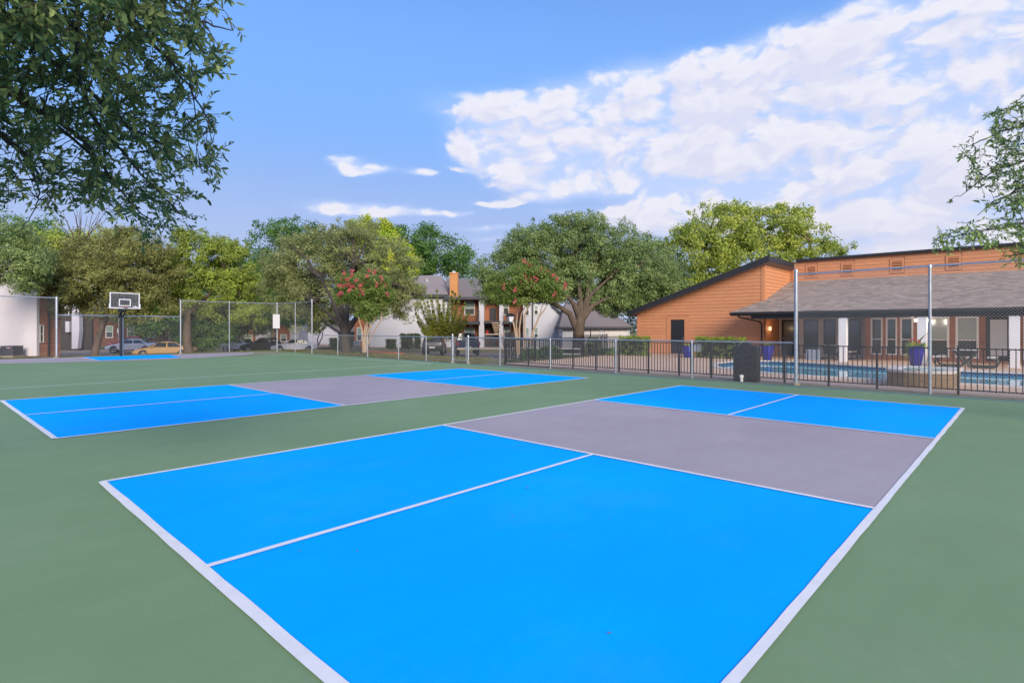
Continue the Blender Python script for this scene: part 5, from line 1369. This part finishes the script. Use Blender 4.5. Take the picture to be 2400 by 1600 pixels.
# backdrop trees first, nearest last
tree('dense_tree', 'deep green tree showing over the left end of the tree line', [(60,560,90,70,75),(130,590,70,60,75),(20,600,80,80,75)], [(60,800,75,.3),(60,650,75,.2)], LM_DEEP, 11, n=150, per=80, size=.32, clump=1.4, nb=6)
tree('broadleaf_tree', 'light green tree behind the ochre oak, under the bare twigs', [(150,585,80,50,70),(260,575,70,40,70)], [(190,800,70,.3),(195,640,70,.2)], LM_YG, 12, n=150, per=80, size=.30, clump=1.3, nb=6)
tree('dense_tree', 'tall dark tree behind the gap beside the olive oak', [(650,570,70,55,72),(690,560,60,50,72),(610,650,80,60,72),(640,690,90,70,72),(560,640,60,50,72)], [(640,810,72,.35),(640,680,72,.25)], LM_DEEP, 13, n=300, per=80, size=.30, clump=1.2)
tree('dense_tree', 'dark tree rising behind the apartment roof, left of the chimney', [(975,570,60,40,82),(1030,600,70,50,82),(1085,620,45,40,82),(960,620,60,50,82),(930,560,30,30,82)], [(1000,800,82,.4),(1000,650,82,.3)], LM_DEEP, 14, n=260, per=80, size=.32, clump=1.25)
tree('lime_tree', 'bright lime green tree rising behind the olive oak', [(880,560,50,45,76),(850,540,32,26,76),(930,610,40,45,76),(905,640,60,60,76),(955,660,25,40,76)], [(890,800,76,.35),(890,650,76,.25)], LM_BRIGHT, 15, n=200, per=80, size=.36, clump=1.1)
tree('dense_tree', 'dark tree between the big oak and the orange gable', [(1510,640,90,70,62),(1560,690,70,60,62),(1470,720,60,60,62),(1590,640,50,40,62),(1530,590,50,36,62)], [(1520,800,62,.35),(1520,690,62,.25)], LM_OAK, 16, n=320, per=80, size=.26, clump=1.0)
tree('yellow_green_tree', 'yellow-green tree spreading behind the clubhouse roof', [(1700,545,85,65,50),(1800,540,85,55,50),(1890,570,75,45,50),(1640,600,75,70,50),(1760,610,120,55,50),(1950,590,45,22,50),(1720,500,40,28,50),(1845,505,50,22,50),(1610,560,45,35,50),(1650,680,70,40,50)],
     [(1760,800,50,.35),(1765,650,50,.28)], LM_YG, 17, n=520, per=85, size=.22, clump=.72, nb=26, limbs=[[(1765,660,50,.2),(1700,600,50,.1),(1660,560,50,.04)],[(1765,660,50,.2),(1830,600,50,.1),(1900,565,50,.04)]])
tree('far_tree', 'far trees showing low behind the parked cars at the left', [(480,760,60,60,74),(360,740,70,40,79),(300,700,80,60,79),(420,690,80,60,78)], [(400,810,79,.3),(400,760,79,.2)], LM_DEEP, 18, n=300, per=80, size=.32, clump=1.3, nb=4)
# ochre and lime oaks behind the hoop
tree('ochre_oak', 'ochre tinged oak with a leaning trunk behind the basketball hoop', [(180,640,100,70,46),(250,600,120,60,46),(150,700,60,45,46),(330,630,90,60,46),(260,680,130,60,46),(300,560,60,30,46),(340,720,70,40,46),(120,660,45,50,46)],
     [(222,829,46,.28),(232,790,46,.25),(245,750,46,.22),(262,700,46,.18)], LM_OCHRE, 21, n=620, per=95, size=.17, clump=.62, nb=22, limbs=[[(240,760,46,.18),(228,720,46,.12),(205,660,46,.06)],[(255,720,46,.16),(310,660,46,.1),(350,620,46,.04)]])
tree('lime_oak', 'lime tinged oak with a grey trunk behind the tall fence', [(450,600,90,55,50),(520,630,75,65,50),(400,660,70,55,50),(480,680,110,50,50),(440,560,40,25,50),(560,680,50,50,50),(380,610,50,40,50),(540,590,40,28,50),(505,720,90,28,50),(600,730,60,30,50)],
     [(441,826,48,.36),(438,780,48,.32),(440,740,48.5,.26),(445,700,49,.2)], LM_LIME, 22, n=620, per=95, size=.18, clump=.62, nb=22, bark=M_BARK, limbs=[[(440,745,48.5,.2),(415,700,49,.12),(390,650,50,.05)],[(442,735,48.5,.2),(490,690,49,.12),(530,640,50,.05)]])
tree('left_tree', 'green tree at the left edge in front of the white wall', [(20,620,70,55,40),(70,600,45,45,40),(10,560,50,50,40),(60,650,40,32,40),(95,620,30,40,40)], [(-60,836,40,.25),(-45,700,40,.2),(-20,640,40,.12)], LM_OAK, 23, n=200, per=90, size=.15, clump=.55, nb=14)
tree('shrub_mass', 'dark leafy bush mass behind the tall fence, left of the silver sedan', [(480,770,70,55,52),(540,750,60,50,54),(590,740,60,45,55),(460,800,50,30,52),(640,735,50,34,57),(690,725,60,38,58),(720,735,40,30,60)], [(500,826,52,.15),(500,770,52,.1)], LM_DEEP, 24, n=420, per=90, size=.18, clump=.6, nb=8, cat='shrub')
# big olive live oak at centre left
tree('live_oak', 'spreading olive green live oak with many limbs beside the red crape myrtle', [(740,620,110,75,46),(860,620,110,70,46),(680,680,60,60,46),(800,570,100,40,46),(900,690,80,55,46),(800,690,130,60,46),(720,730,70,45,46),(950,700,40,55,46),(660,640,40,45,46),(840,540,45,26,46)],
     [(811,827,38,.37),(810,800,38,.33),(808,775,38.5,.32)], LM_OLIVE, 31, n=900, per=100, size=.155, clump=.58, nb=26, bark=M_BARKD,
     limbs=[[(808,778,38.5,.26),(795,745,39,.20),(778,700,40,.12),(750,650,42,.05)],[(808,778,38.5,.26),(812,740,39,.18),(815,690,41,.10),(830,620,43,.04)],[(810,780,38.5,.24),(835,745,39,.17),(850,715,41,.12),(890,660,43,.05)],[(800,765,38.5,.16),(770,735,40,.10),(735,705,42,.05)],[(806,770,38.5,.2),(800,725,40,.13),(790,670,42,.05)]])
# big green live oak at centre right
tree('live_oak', 'big green live oak with fanning limbs in front of the garage block', [(1290,600,110,70,40),(1390,580,110,65,40),(1350,540,75,38,40),(1480,630,95,65,40),(1190,640,75,60,40),(1400,660,120,45,40),(1540,670,60,50,40),(1250,570,60,40,40),(1150,670,38,45,40),(1500,700,80,45,40),(1300,660,90,45,40),(1440,700,60,40,40),(1580,680,30,35,40),(1300,525,30,16,40),(1210,600,30,20,40),(1330,685,60,26,38.5),(1415,705,50,26,38.5),(1270,690,45,22,38.5)],
     [(1356,826,37,.40),(1356,790,37,.37),(1357,765,37,.36),(1362,740,37.2,.34)], LM_OAK, 32, n=1300, per=100, size=.14, clump=.54, nb=34,
     limbs=[[(1352,768,37,.26),(1335,735,37,.19),(1310,718,37,.15),(1285,706,37.5,.11),(1255,690,38,.06)],[(1360,745,37.2,.28),(1345,712,37.4,.18),(1325,690,38,.12),(1300,650,39,.05)],[(1362,742,37.2,.28),(1360,700,37.6,.17),(1355,650,38.5,.09),(1350,590,39.5,.04)],[(1364,742,37.2,.28),(1376,700,37.6,.18),(1380,650,38.5,.1),(1400,590,39.5,.04)],[(1365,745,37.2,.25),(1390,715,37.4,.15),(1430,695,38,.10),(1475,660,39,.04)],[(1365,742,37.2,.22),(1385,690,37.6,.12),(1440,640,38.5,.05)]])
# crape myrtles: slim bare stems, blossom on top
def myrtle(label, lobes, stems, blossoms, seed, Y):
    b = at(stems[0][0][0], stems[0][0][1], Y); t = thing('crape_myrtle', label, 'tree', b, 0, 'flowering crape myrtles'); o = tuple(b)
    sm = mat('myrtle_bark', (.33,.24,.17), .7, var=.15, vscale=6)
    for s in stems: MB(o).tube([at(*q[:2], Y+(q[3] if len(q) > 3 else 0)) for q in s], [q[2] for q in s], 7).build('stem', sm, t, smooth=True)
    c = crown_centers(lobes, 300, seed); g = np.random.default_rng(seed)
    leaf_cloud('crown', t, o, c, .34*(.6+.8*g.random(len(c))), 60, .12, LM_MYR, seed+1, flat=.8, outw=c.mean(axis=0), aspect=.55)
    bc = crown_centers([(u,v,4,6,Y-.4-1.2*g.random()) for u,v in blossoms], len(blossoms)*2, seed+5)
    leaf_cloud('blossom', t, o, bc, np.full(len(bc), .085), 16, .07, LM_RED, seed+6, flat=1.3, aspect=.9)
myrtle('crape myrtle thick with red blossom in front of the olive oak', [(850,670,60,32,35.5),(830,690,40,22,35.5),(900,680,34,26,35.5),(870,715,36,22,35.5),(860,735,25,18,35.5)],
     [[(853,826,.09),(856,790,.07),(862,750,.05),(845,715,.03)],[(855,826,.08),(862,780,.06),(880,745,.045),(905,700,.025)],[(852,826,.08),(850,780,.06),(838,735,.04),(828,705,.02)],[(856,826,.07),(868,790,.05),(892,752,.04),(898,720,.02)],[(853,820,.07),(855,770,.05),(866,720,.03)]],
     [(806,640),(824,636),(826,645),(803,672),(812,665),(800,660),(818,668),(822,672),(828,668),(842,672),(850,668),(865,636),(878,640),(832,678),(820,680),(796,690),(800,686),(852,683),(862,655),(893,655),(902,670),(908,690),(815,655),(845,690),(882,665),(860,646),(795,668),(835,660)], 41, 35.5)
myrtle('broad crape myrtle with scattered red blossom behind the lamp post', [(1220,660,80,36,36),(1180,680,50,30,36),(1270,670,45,30,36),(1225,635,45,20,36),(1210,700,60,18,36),(1290,690,30,22,36)],
     [[(1214,830,.09),(1208,780,.07),(1203,755,.055),(1190,725,.035)],[(1218,830,.08),(1217,770,.06),(1222,735,.045),(1240,700,.03)],[(1230,830,.08),(1229,780,.07),(1229,740,.06),(1240,715,.045),(1248,690,.03)],[(1236,830,.08),(1250,775,.065),(1262,745,.05),(1280,720,.035)],[(1215,825,.07),(1210,760,.05),(1214,720,.03)],[(1262,745,.04),(1272,715,.03),(1290,700,.02)],[(1234,828,.06),(1245,790,.05),(1256,760,.04)]],
     [(1228,612),(1238,620),(1245,622),(1268,632),(1282,636),(1297,645),(1305,650),(1232,648),(1230,645),(1256,653),(1242,655),(1248,668),(1207,680),(1182,672),(1176,675),(1205,706),(1324,668),(1326,674),(1215,630),(1300,690),(1222,660),(1260,640)], 43, 36)
# juniper with upswept points
def juniper():
    o = at(1030, 818, 52); t = thing('juniper_tree', 'upswept feathery juniper in front of the white apartment wing', 'tree', o)
    MB(o).tube([at(1030,820,52), at(1032,795,52), at(1034,775,52)], [.2,.16,.12], 8).build('trunk', M_BARKD, t, smooth=True)
    g = np.random.default_rng(77); cs = []; rs = []; br = MB(o)
    tips = [(985,712),(992,700),(1002,708),(1010,694),(1024,682),(1030,715),(1040,705),(1052,706),(1060,684),(1066,690),(1078,695),(1090,712),(1098,735),(1094,755),(975,735),(980,755),(1000,745),(1015,730),(1035,735),(1050,730),(1070,725),(1080,745),(1088,760),(990,775),(1005,765),(1050,760),(1070,765),(1030,760),(1015,775),(1045,780),(1075,775),(1010,750)]
    for u, v in tips:
        Y = 52 + g.normal()*.8; a = at(1034 + (u-1034)*.15, 782, 52); b = at(u, v, Y)
        br.tube(limb_path(a, b, .18, 4, .05), [.05,.04,.03,.02,.01], 5)
        for k in range(10):
            s = .30 + .70*k/9; p = a.lerp(b, s) + Vector((0,0,-.18*(b-a).length*math.sin(s*math.pi))); cs.append(p); rs.append(.46*(1-s)+.13)
    br.build('branches', M_BARKD, t)['kind'] = 'stuff'
    leaf_cloud('crown', t, o, np.array(cs), rs, 80, .15, LM_JUN, 78, flat=1.4, up=.9, aspect=.4)
juniper()
# shrubs against the buildings
def bush(label, u, v, w, h, Y, m, seed, round_=False, name='hedge', cat='hedge', n=3000):
    p = at(u, v, Y); hedge(label, p.x, p.y, w/F*Y, min(w/F*Y, 1.2), h/F*Y, m, seed, name, cat, n=n, size=.11, round_=round_, world=True, dens_r=.17, z0=p.z)
bush('square clipped dark shrub against the white wing', 916, 816, 19, 20, 57, LM_BOX, 61)
bush('tall clipped shrub with a bright top against the white wing', 954, 816, 28, 34, 58, LM_BOX, 62)
bush('narrow clipped shrub beside the taller one on the white wing', 978, 815, 12, 32, 59, LM_BOX, 63)
bush('small clipped shrub in front of the gabled garage', 783, 811, 16, 18, 66, LM_BOX, 64)
bush('round shrub behind the iron fence, right of the oak trunk', 1392, 838, 44, 46, 34.5, LM_OAK, 65, True, 'shrub', 'shrub', 3600)
bush('low leafy shrub behind the iron fence below the white railing', 1290, 846, 60, 34, 30.5, LM_DEEP, 66, True, 'shrub', 'shrub', 3600)
bush('low dark shrub behind the iron fence near its left corner', 1243, 846, 34, 28, 30, LM_DEEP, 67, True, 'shrub', 'shrub', 2600)
bush('small shrub beside the clipped square hedge', 1436, 838, 24, 22, 33.5, LM_OAK, 68, True, 'shrub', 'shrub', 1800)
bush('dry brown shrub between the round shrub and the square hedge', 1465, 838, 26, 34, 34, LM_OCHRE, 69, True, 'shrub', 'shrub', 2000)
def bare_shrub(name, label, paths, Y, r, m, leaves=None):
    o = at(*paths[0][0], Y); t = thing(name, label, 'tree', o)
    MB(o).tube([at(*paths[0][0], Y), at(*paths[0][1], Y)], [r, r*.8], 6).build('trunk', m, t); b = MB(o)
    for p in paths:
        pts = [at(*q, Y + rnd.uniform(-.3,.3)) for q in p]; b.tube(pts, [r*(1-.75*i/len(pts)) for i in range(len(pts))], 5)
    b.build('branches', m, t)['kind'] = 'stuff'
    if leaves:
        c = np.array([at(u, v, Y+rnd.uniform(-.4,.4)) for u, v in leaves]); leaf_cloud('crown', t, o, c, np.full(len(c), .3), 26, .17, LM_DEEP, 90, aspect=.5)
bare_shrub('pruned_shrub', 'slim pruned shrub with two bare stems before the gabled garage', [[(746,809),(744,795),(750,780),(748,768)],[(746,809),(755,790),(757,775),(764,762)],[(750,780),(756,770),(760,760)]], 60, .07, M_BARKD,
     [(745,765),(750,760),(756,763),(762,757),(766,762),(741,770),(752,755),(760,768)])
tw = []
for i in range(16):
    u, v = 190 + rnd.uniform(-10,10), 580; p = [(u, v)]
    du = rnd.uniform(-14,14)
    for k in range(5): u += du + rnd.uniform(-5,5); v -= rnd.uniform(10,24); p.append((u, v))
    tw.append(p)
bare_shrub('bare_tree', 'leafless twigs standing above the ochre oak', [[(195,640),(192,585)]] + tw, 60, .05, M_BARK)

# ------------------------------------------------------------------ near oak boughs: every leaf its own shape
def inside(poly, u, v):
    c = False; j = len(poly)-1
    for i in range(len(poly)):
        (x1,y1),(x2,y2) = poly[i], poly[j]
        if (y1 > v) != (y2 > v) and u < (x2-x1)*(v-y1)/(y2-y1)+x1: c = not c
        j = i
    return c
LEAF = [(0,0,0),(.25,.15,.02),(.64,.165,.03),(1,0,-.02),(.64,-.165,.03),(.25,-.15,.02)]
LEAFF = [(0,1,2,3),(0,3,4,5)]
from mathutils import noise as mnoise
def near_boughs(name, label, cat, trunk, boughs, region, ntwig, leafL, mt, seed, depth, nleaf=(9,15), twigL=(.16,.34), droop=.25, singles=280, bias=None):
    g = random.Random(seed); b = Vector(trunk[0][0]); t = thing(name, label, cat, b); o = tuple(b)
    MB(o).tube([p for p, r in trunk], [r for p, r in trunk], 10).build('trunk', M_BARKD, t, smooth=True)
    pts = []
    for bo in boughs:
        P = [at(u, v, Y) for u, v, Y, r in bo]; R = [q[3] for q in bo]; Q = []; RR = []
        for i in range(len(P)-1):
            for k in range(5):
                s = k/5; Q.append(P[i].lerp(P[i+1], s) + Vector((g.uniform(-1,1), g.uniform(-1,1), g.uniform(-1,1)))*.012); RR.append(R[i]*(1-s)+R[i+1]*s)
        Q.append(P[-1]); RR.append(R[-1])
        src = min((p for p, r in trunk), key=lambda p: (Vector(p)-Q[0]).length)
        MB(o).tube([Vector(src)] + Q, [RR[0]*1.6] + [r*1.3 for r in RR], 7).build('bough', M_BARKD, t, smooth=True)
        for q in Q: pts.append(q)
    tw = MB(o); leaves = []; n = 0; tries = 0
    while n < ntwig and tries < ntwig*60:
        tries += 1
        u = g.uniform(min(p[0] for p in region), max(p[0] for p in region)); v = g.uniform(min(p[1] for p in region), max(p[1] for p in region))
        if not inside(region, u, v): continue
        if bias and g.random() > bias(u, v): continue
        nv = mnoise.noise(Vector((u*.021+seed, v*.021, seed)))+.5*mnoise.noise(Vector((u*.05, v*.05+seed, 3.3)))
        if nv < g.uniform(-.35,.22): continue
        Y = depth(u, v) + g.uniform(-.75,.75)*depth(u,v)/4.5
        a = at(u, v, Y)
        near = min(pts, key=lambda q: (q-a).length)
        d = (a-near); L = g.uniform(*twigL)*depth(u,v)/4.3
        if d.length < .02: d = Vector((g.uniform(-1,1), g.uniform(-1,1), g.uniform(-.5,.5)))
        d.normalize(); d = (d + Vector((g.uniform(-.6,.6)+.25, g.uniform(-.6,.6), g.uniform(-.5,.35)-droop))).normalized()
        st = a - d*L*.5
        if g.random() < .5 and (near-st).length < .42: tw.tube([near, near.lerp(st,.5)+Vector((0,0,.02)), st], [.0045,.0035,.0026], 4, caps=False)
        cur = st; path = [cur]; k = g.randint(*nleaf)
        for i in range(k):
            cur = cur + d*(L/k); d = (d + Vector((g.uniform(-.12,.12), g.uniform(-.12,.12), g.uniform(-.12,.08)))).normalized(); path.append(cur)
            sd_ = d.cross(Vector((0,0,1))); sd_ = sd_.normalized() if sd_.length > .01 else Vector((1,0,0)); up_ = sd_.cross(d)
            ang = g.uniform(0, 6.28); rad = sd_*math.cos(ang) + up_*math.sin(ang)
            ax = (d*g.uniform(.5,1.1) + rad*g.uniform(.5,1.0) + Vector((0,0,g.uniform(-.25,.15)))).normalized()
            nz = ax.cross(Vector((g.uniform(-1,1), g.uniform(-1,1), g.uniform(-1,1)+.3)))
            if nz.length < .05: continue
            nz.normalize(); leaves.append((cur.copy(), ax, nz.cross(ax), nz, leafL*g.uniform(.6,1.2), g.random()))
        tw.tube(path[::2] if len(path) > 4 else path, .0024, 4, caps=False)
        n += 1
    tg_ = tw.build('twigs', M_BARKD, t, fix=False); tg_['kind'] = 'stuff'
    # the leaves nearest the camera one by one, the rest joined
    leaves.sort(key=lambda l: (l[0]-Vector((0,0,CH))).length if l[0].z < 4 and l[0].y > 0 else 99)
    tones = [MB().add(LEAF, LEAFF).mesh('leaf', mt) for _ in range(6)]
    for i, me in enumerate(tones): set_tone(me, [i/5.0]*2)
    for (p, ax, sx, nz, L, tn) in leaves[:singles]:
        M = Matrix(((ax.x*L, sx.x*L, nz.x*L, p.x-b.x),(ax.y*L, sx.y*L, nz.y*L, p.y-b.y),(ax.z*L, sx.z*L, nz.z*L, p.z-b.z),(0,0,0,1)))
        lo = link('leaf', tones[int(tn*5.99)], t); lo.matrix_local = M
    vs = []; fs = []; tn_ = []
    for (p, ax, sx, nz, L, tn) in leaves[singles:]:
        k = len(vs); vs += [tuple(p + ax*(a*L) + sx*(c_*L) + nz*(e*L) - b) for a, c_, e in LEAF]; fs += [tuple(i+k for i in f) for f in LEAFF]; tn_ += [tn, tn]
    me = bpy.data.meshes.new('leaves'); me.from_pydata(vs, [], fs); me.materials.append(mt); set_tone(me, tn_)
    lo = link('leaves', me, t); lo['kind'] = 'stuff'
    return t
LM_NEAR = leafmat('near_oak_leaves', [(.020,.036,.015),(.042,.064,.026),(.068,.095,.038),(.10,.125,.05)], .28, .8, .12)
LM_NEAR2 = leafmat('near_oak_leaves_right', [(.022,.042,.017),(.042,.070,.027),(.075,.105,.04),(.13,.155,.06)], .3, .8, .12)
REG = [(-420,-160),(440,-200),(500,-60),(548,-10),(480,30),(520,45),(560,66),(548,84),(500,80),(478,110),(515,120),(516,150),(500,185),(455,180),(470,215),(440,240),(488,250),(512,292),(480,318),(470,335),(505,345),(512,372),(500,395),(514,430),(480,440),(430,420),(465,440),(480,470),(440,470),(478,498),(484,520),(472,552),(440,530),(425,545),(410,568),(370,560),(330,562),(270,545),(235,515),(240,490),(180,470),(110,505),(95,470),(40,470),(-120,450),(-420,330)]
def dep(u, v): return 3.25 + 1.9*max(0, min(1, (v+20)/480)) + .35*max(0, min(1, u/500))
near_boughs('overhanging_oak', 'near live oak boughs hanging into the top left corner', 'tree',
    [((-6.6,1.2,-.1),.36),((-6.5,1.3,1.6),.29),((-6.2,1.5,2.8),.26),((-5.6,1.9,3.9),.18),((-4.9,2.3,5.0),.1)],
    [[(-150,120,4.0,.030),(20,215,4.2,.022),(120,275,4.3,.017),(200,330,4.5,.012),(235,380,4.7,.008),(280,450,4.9,.005)],
     [(-150,240,4.2,.028),(10,320,4.4,.016),(70,370,4.6,.012),(95,430,4.8,.007)],
     [(-100,-60,3.6,.030),(170,60,3.7,.018),(185,190,4.0,.012),(225,290,4.3,.009),(330,410,4.7,.006),(420,500,5.0,.004)],
     [(50,-80,3.5,.024),(270,20,3.7,.014),(370,110,4.0,.010),(440,200,4.2,.006),(490,280,4.5,.004)],
     [(170,-100,3.5,.020),(380,-20,3.8,.012),(470,50,4.0,.006),(545,72,4.2,.003)],
     [(185,190,4.0,.012),(300,300,4.4,.009),(400,345,4.7,.006),(490,410,4.9,.003)],
     [(60,370,4.6,.010),(95,450,4.9,.005),(80,500,5.0,.003),(40,545,5.0,.002)],
     [(235,380,4.7,.009),(300,470,5.0,.006),(380,545,5.2,.003)]],
    REG, 2150, .066, LM_NEAR, 5, dep, bias=lambda u, v: 1.0 if (u < 330 and v < 330) else (.75 if u < 420 else .5))
REG2 = [(2800,150),(2600,160),(2420,205),(2385,225),(2375,250),(2330,262),(2300,290),(2260,330),(2246,335),(2255,372),(2300,380),(2270,405),(2255,440),(2238,460),(2215,487),(2245,470),(2275,450),(2290,478),(2330,455),(2300,500),(2270,520),(2330,500),(2420,480),(2600,470),(2800,440)]
REG3 = [(2700,470),(2420,455),(2340,460),(2298,490),(2285,520),(2230,530),(2188,560),(2196,575),(2280,575),(2330,572),(2345,605),(2400,620),(2420,625),(2700,640)]
TR2 = [((11.6,5.6,-.2),.28),((11.5,5.7,1.5),.23),((11.2,5.9,2.8),.19),((10.6,6.2,4.4),.12)]
near_boughs('overhanging_oak', 'near oak boughs reaching in from the right edge over the clubhouse roof', 'tree', TR2,
    [[(2560,280,7.6,.03),(2420,290,7.7,.016),(2340,310,7.8,.010),(2265,345,7.9,.004)],[(2560,380,7.6,.03),(2420,370,7.7,.014),(2330,400,7.9,.008),(2250,460,8.0,.003)],[(2560,430,7.5,.02),(2420,430,7.6,.012),(2330,470,7.8,.006),(2290,505,7.9,.003)]],
    REG2, 720, .066, LM_NEAR2, 8, lambda u, v: 7.6, twigL=(.12,.24), singles=40)
near_boughs('overhanging_pine_oak', 'lower soft green boughs at the right edge touching the roof cap', 'tree', [(tuple(Vector(p)+Vector((.9,-.9,0))), r*.8) for p, r in TR2],
    [[(2560,520,7.0,.02),(2420,520,7.1,.012),(2330,535,7.2,.007),(2210,560,7.3,.003)],[(2560,600,7.0,.02),(2420,590,7.1,.010),(2350,600,7.2,.004)]],
    REG3, 380, .055, leafmat('soft_green_leaves', [(.04,.065,.022),(.08,.12,.035),(.15,.19,.055)], .35, .8, .12), 9, lambda u, v: 7.1, twigL=(.12,.24), singles=40)

# grass on the near slope of the lawn, and fallen leaves along the fence curb
def grass():
    g = np.random.default_rng(3); n = 42000; P = []
    while len(P) < n:
        x = g.uniform(17.3, 34); y = g.uniform(17.8, 42) if g.random() < .72 else g.uniform(39.5, 46)
        if y > 39.5: x = g.uniform(-4, 30)
        elif x < fx(y)+.05: continue
        w = CF(x, y)
        if w.x > -1.2 and w.y < 42 and w.x < 1.6: continue
        P.append((w.x, w.y, ground(w.x, w.y)-.03))
    P = np.array(P); a = g.random(n)*6.28; h = .03+.06*g.random(n); s = .010+.012*g.random(n)
    d = np.stack([np.cos(a), np.sin(a), np.zeros(n)], 1); lean = np.stack([g.normal(size=n)*.03, g.normal(size=n)*.03, h], 1)
    v = np.empty((n,4,3)); v[:,0] = P-d*s[:,None]; v[:,1] = P+d*s[:,None]; v[:,2] = P+lean+d*s[:,None]*.2; v[:,3] = P+lean-d*s[:,None]*.2
    o = quads('grass', None, (0,0,0), v.reshape(-1,3), g.random(n), leafmat('grass_blades', [(.032,.034,.012),(.052,.056,.020),(.085,.074,.034)], .3, .8), 'stuff')
grass()
def litter():
    g = np.random.default_rng(9); n = 900; y = g.uniform(-6, 33, n); off = np.abs(g.normal(size=n))*.16
    w = np.array([CF(17.0+.035*(yy-2)-.02-o_, yy) for yy, o_ in zip(y, off)]); w[:,2] = .016
    a = g.random(n)*6.28; d = np.stack([np.cos(a), np.sin(a), g.normal(size=n)*.15], 1); e = np.stack([-np.sin(a), np.cos(a), g.normal(size=n)*.15], 1); s = (.012+.016*g.random(n))[:,None]
    v = np.empty((n,4,3)); v[:,0] = w-d*s; v[:,1] = w+e*s*.5; v[:,2] = w+d*s; v[:,3] = w-e*s*.5
    n2 = 260; c2 = np.stack([g.uniform(0,16.5,n2), g.uniform(-4,33,n2)], 1); w2 = np.array([CF(*p) for p in c2]); w2[:,2] = .02
    a = g.random(n2)*6.28; d = np.stack([np.cos(a), np.sin(a), g.normal(size=n2)*.2], 1); e = np.stack([-np.sin(a), np.cos(a), g.normal(size=n2)*.2], 1); s = (.006+.010*g.random(n2))[:,None]
    v2 = np.empty((n2,4,3)); v2[:,0] = w2-d*s; v2[:,1] = w2+e*s*.5; v2[:,2] = w2+d*s; v2[:,3] = w2-e*s*.5
    v = np.concatenate([v, v2]); n += n2
    quads('fallen_leaves', None, (0,0,0), v.reshape(-1,3), g.random(n), leafmat('fallen_leaf', [(.04,.02,.01),(.09,.05,.02),(.06,.055,.02)], .1, .8), 'stuff')
litter()
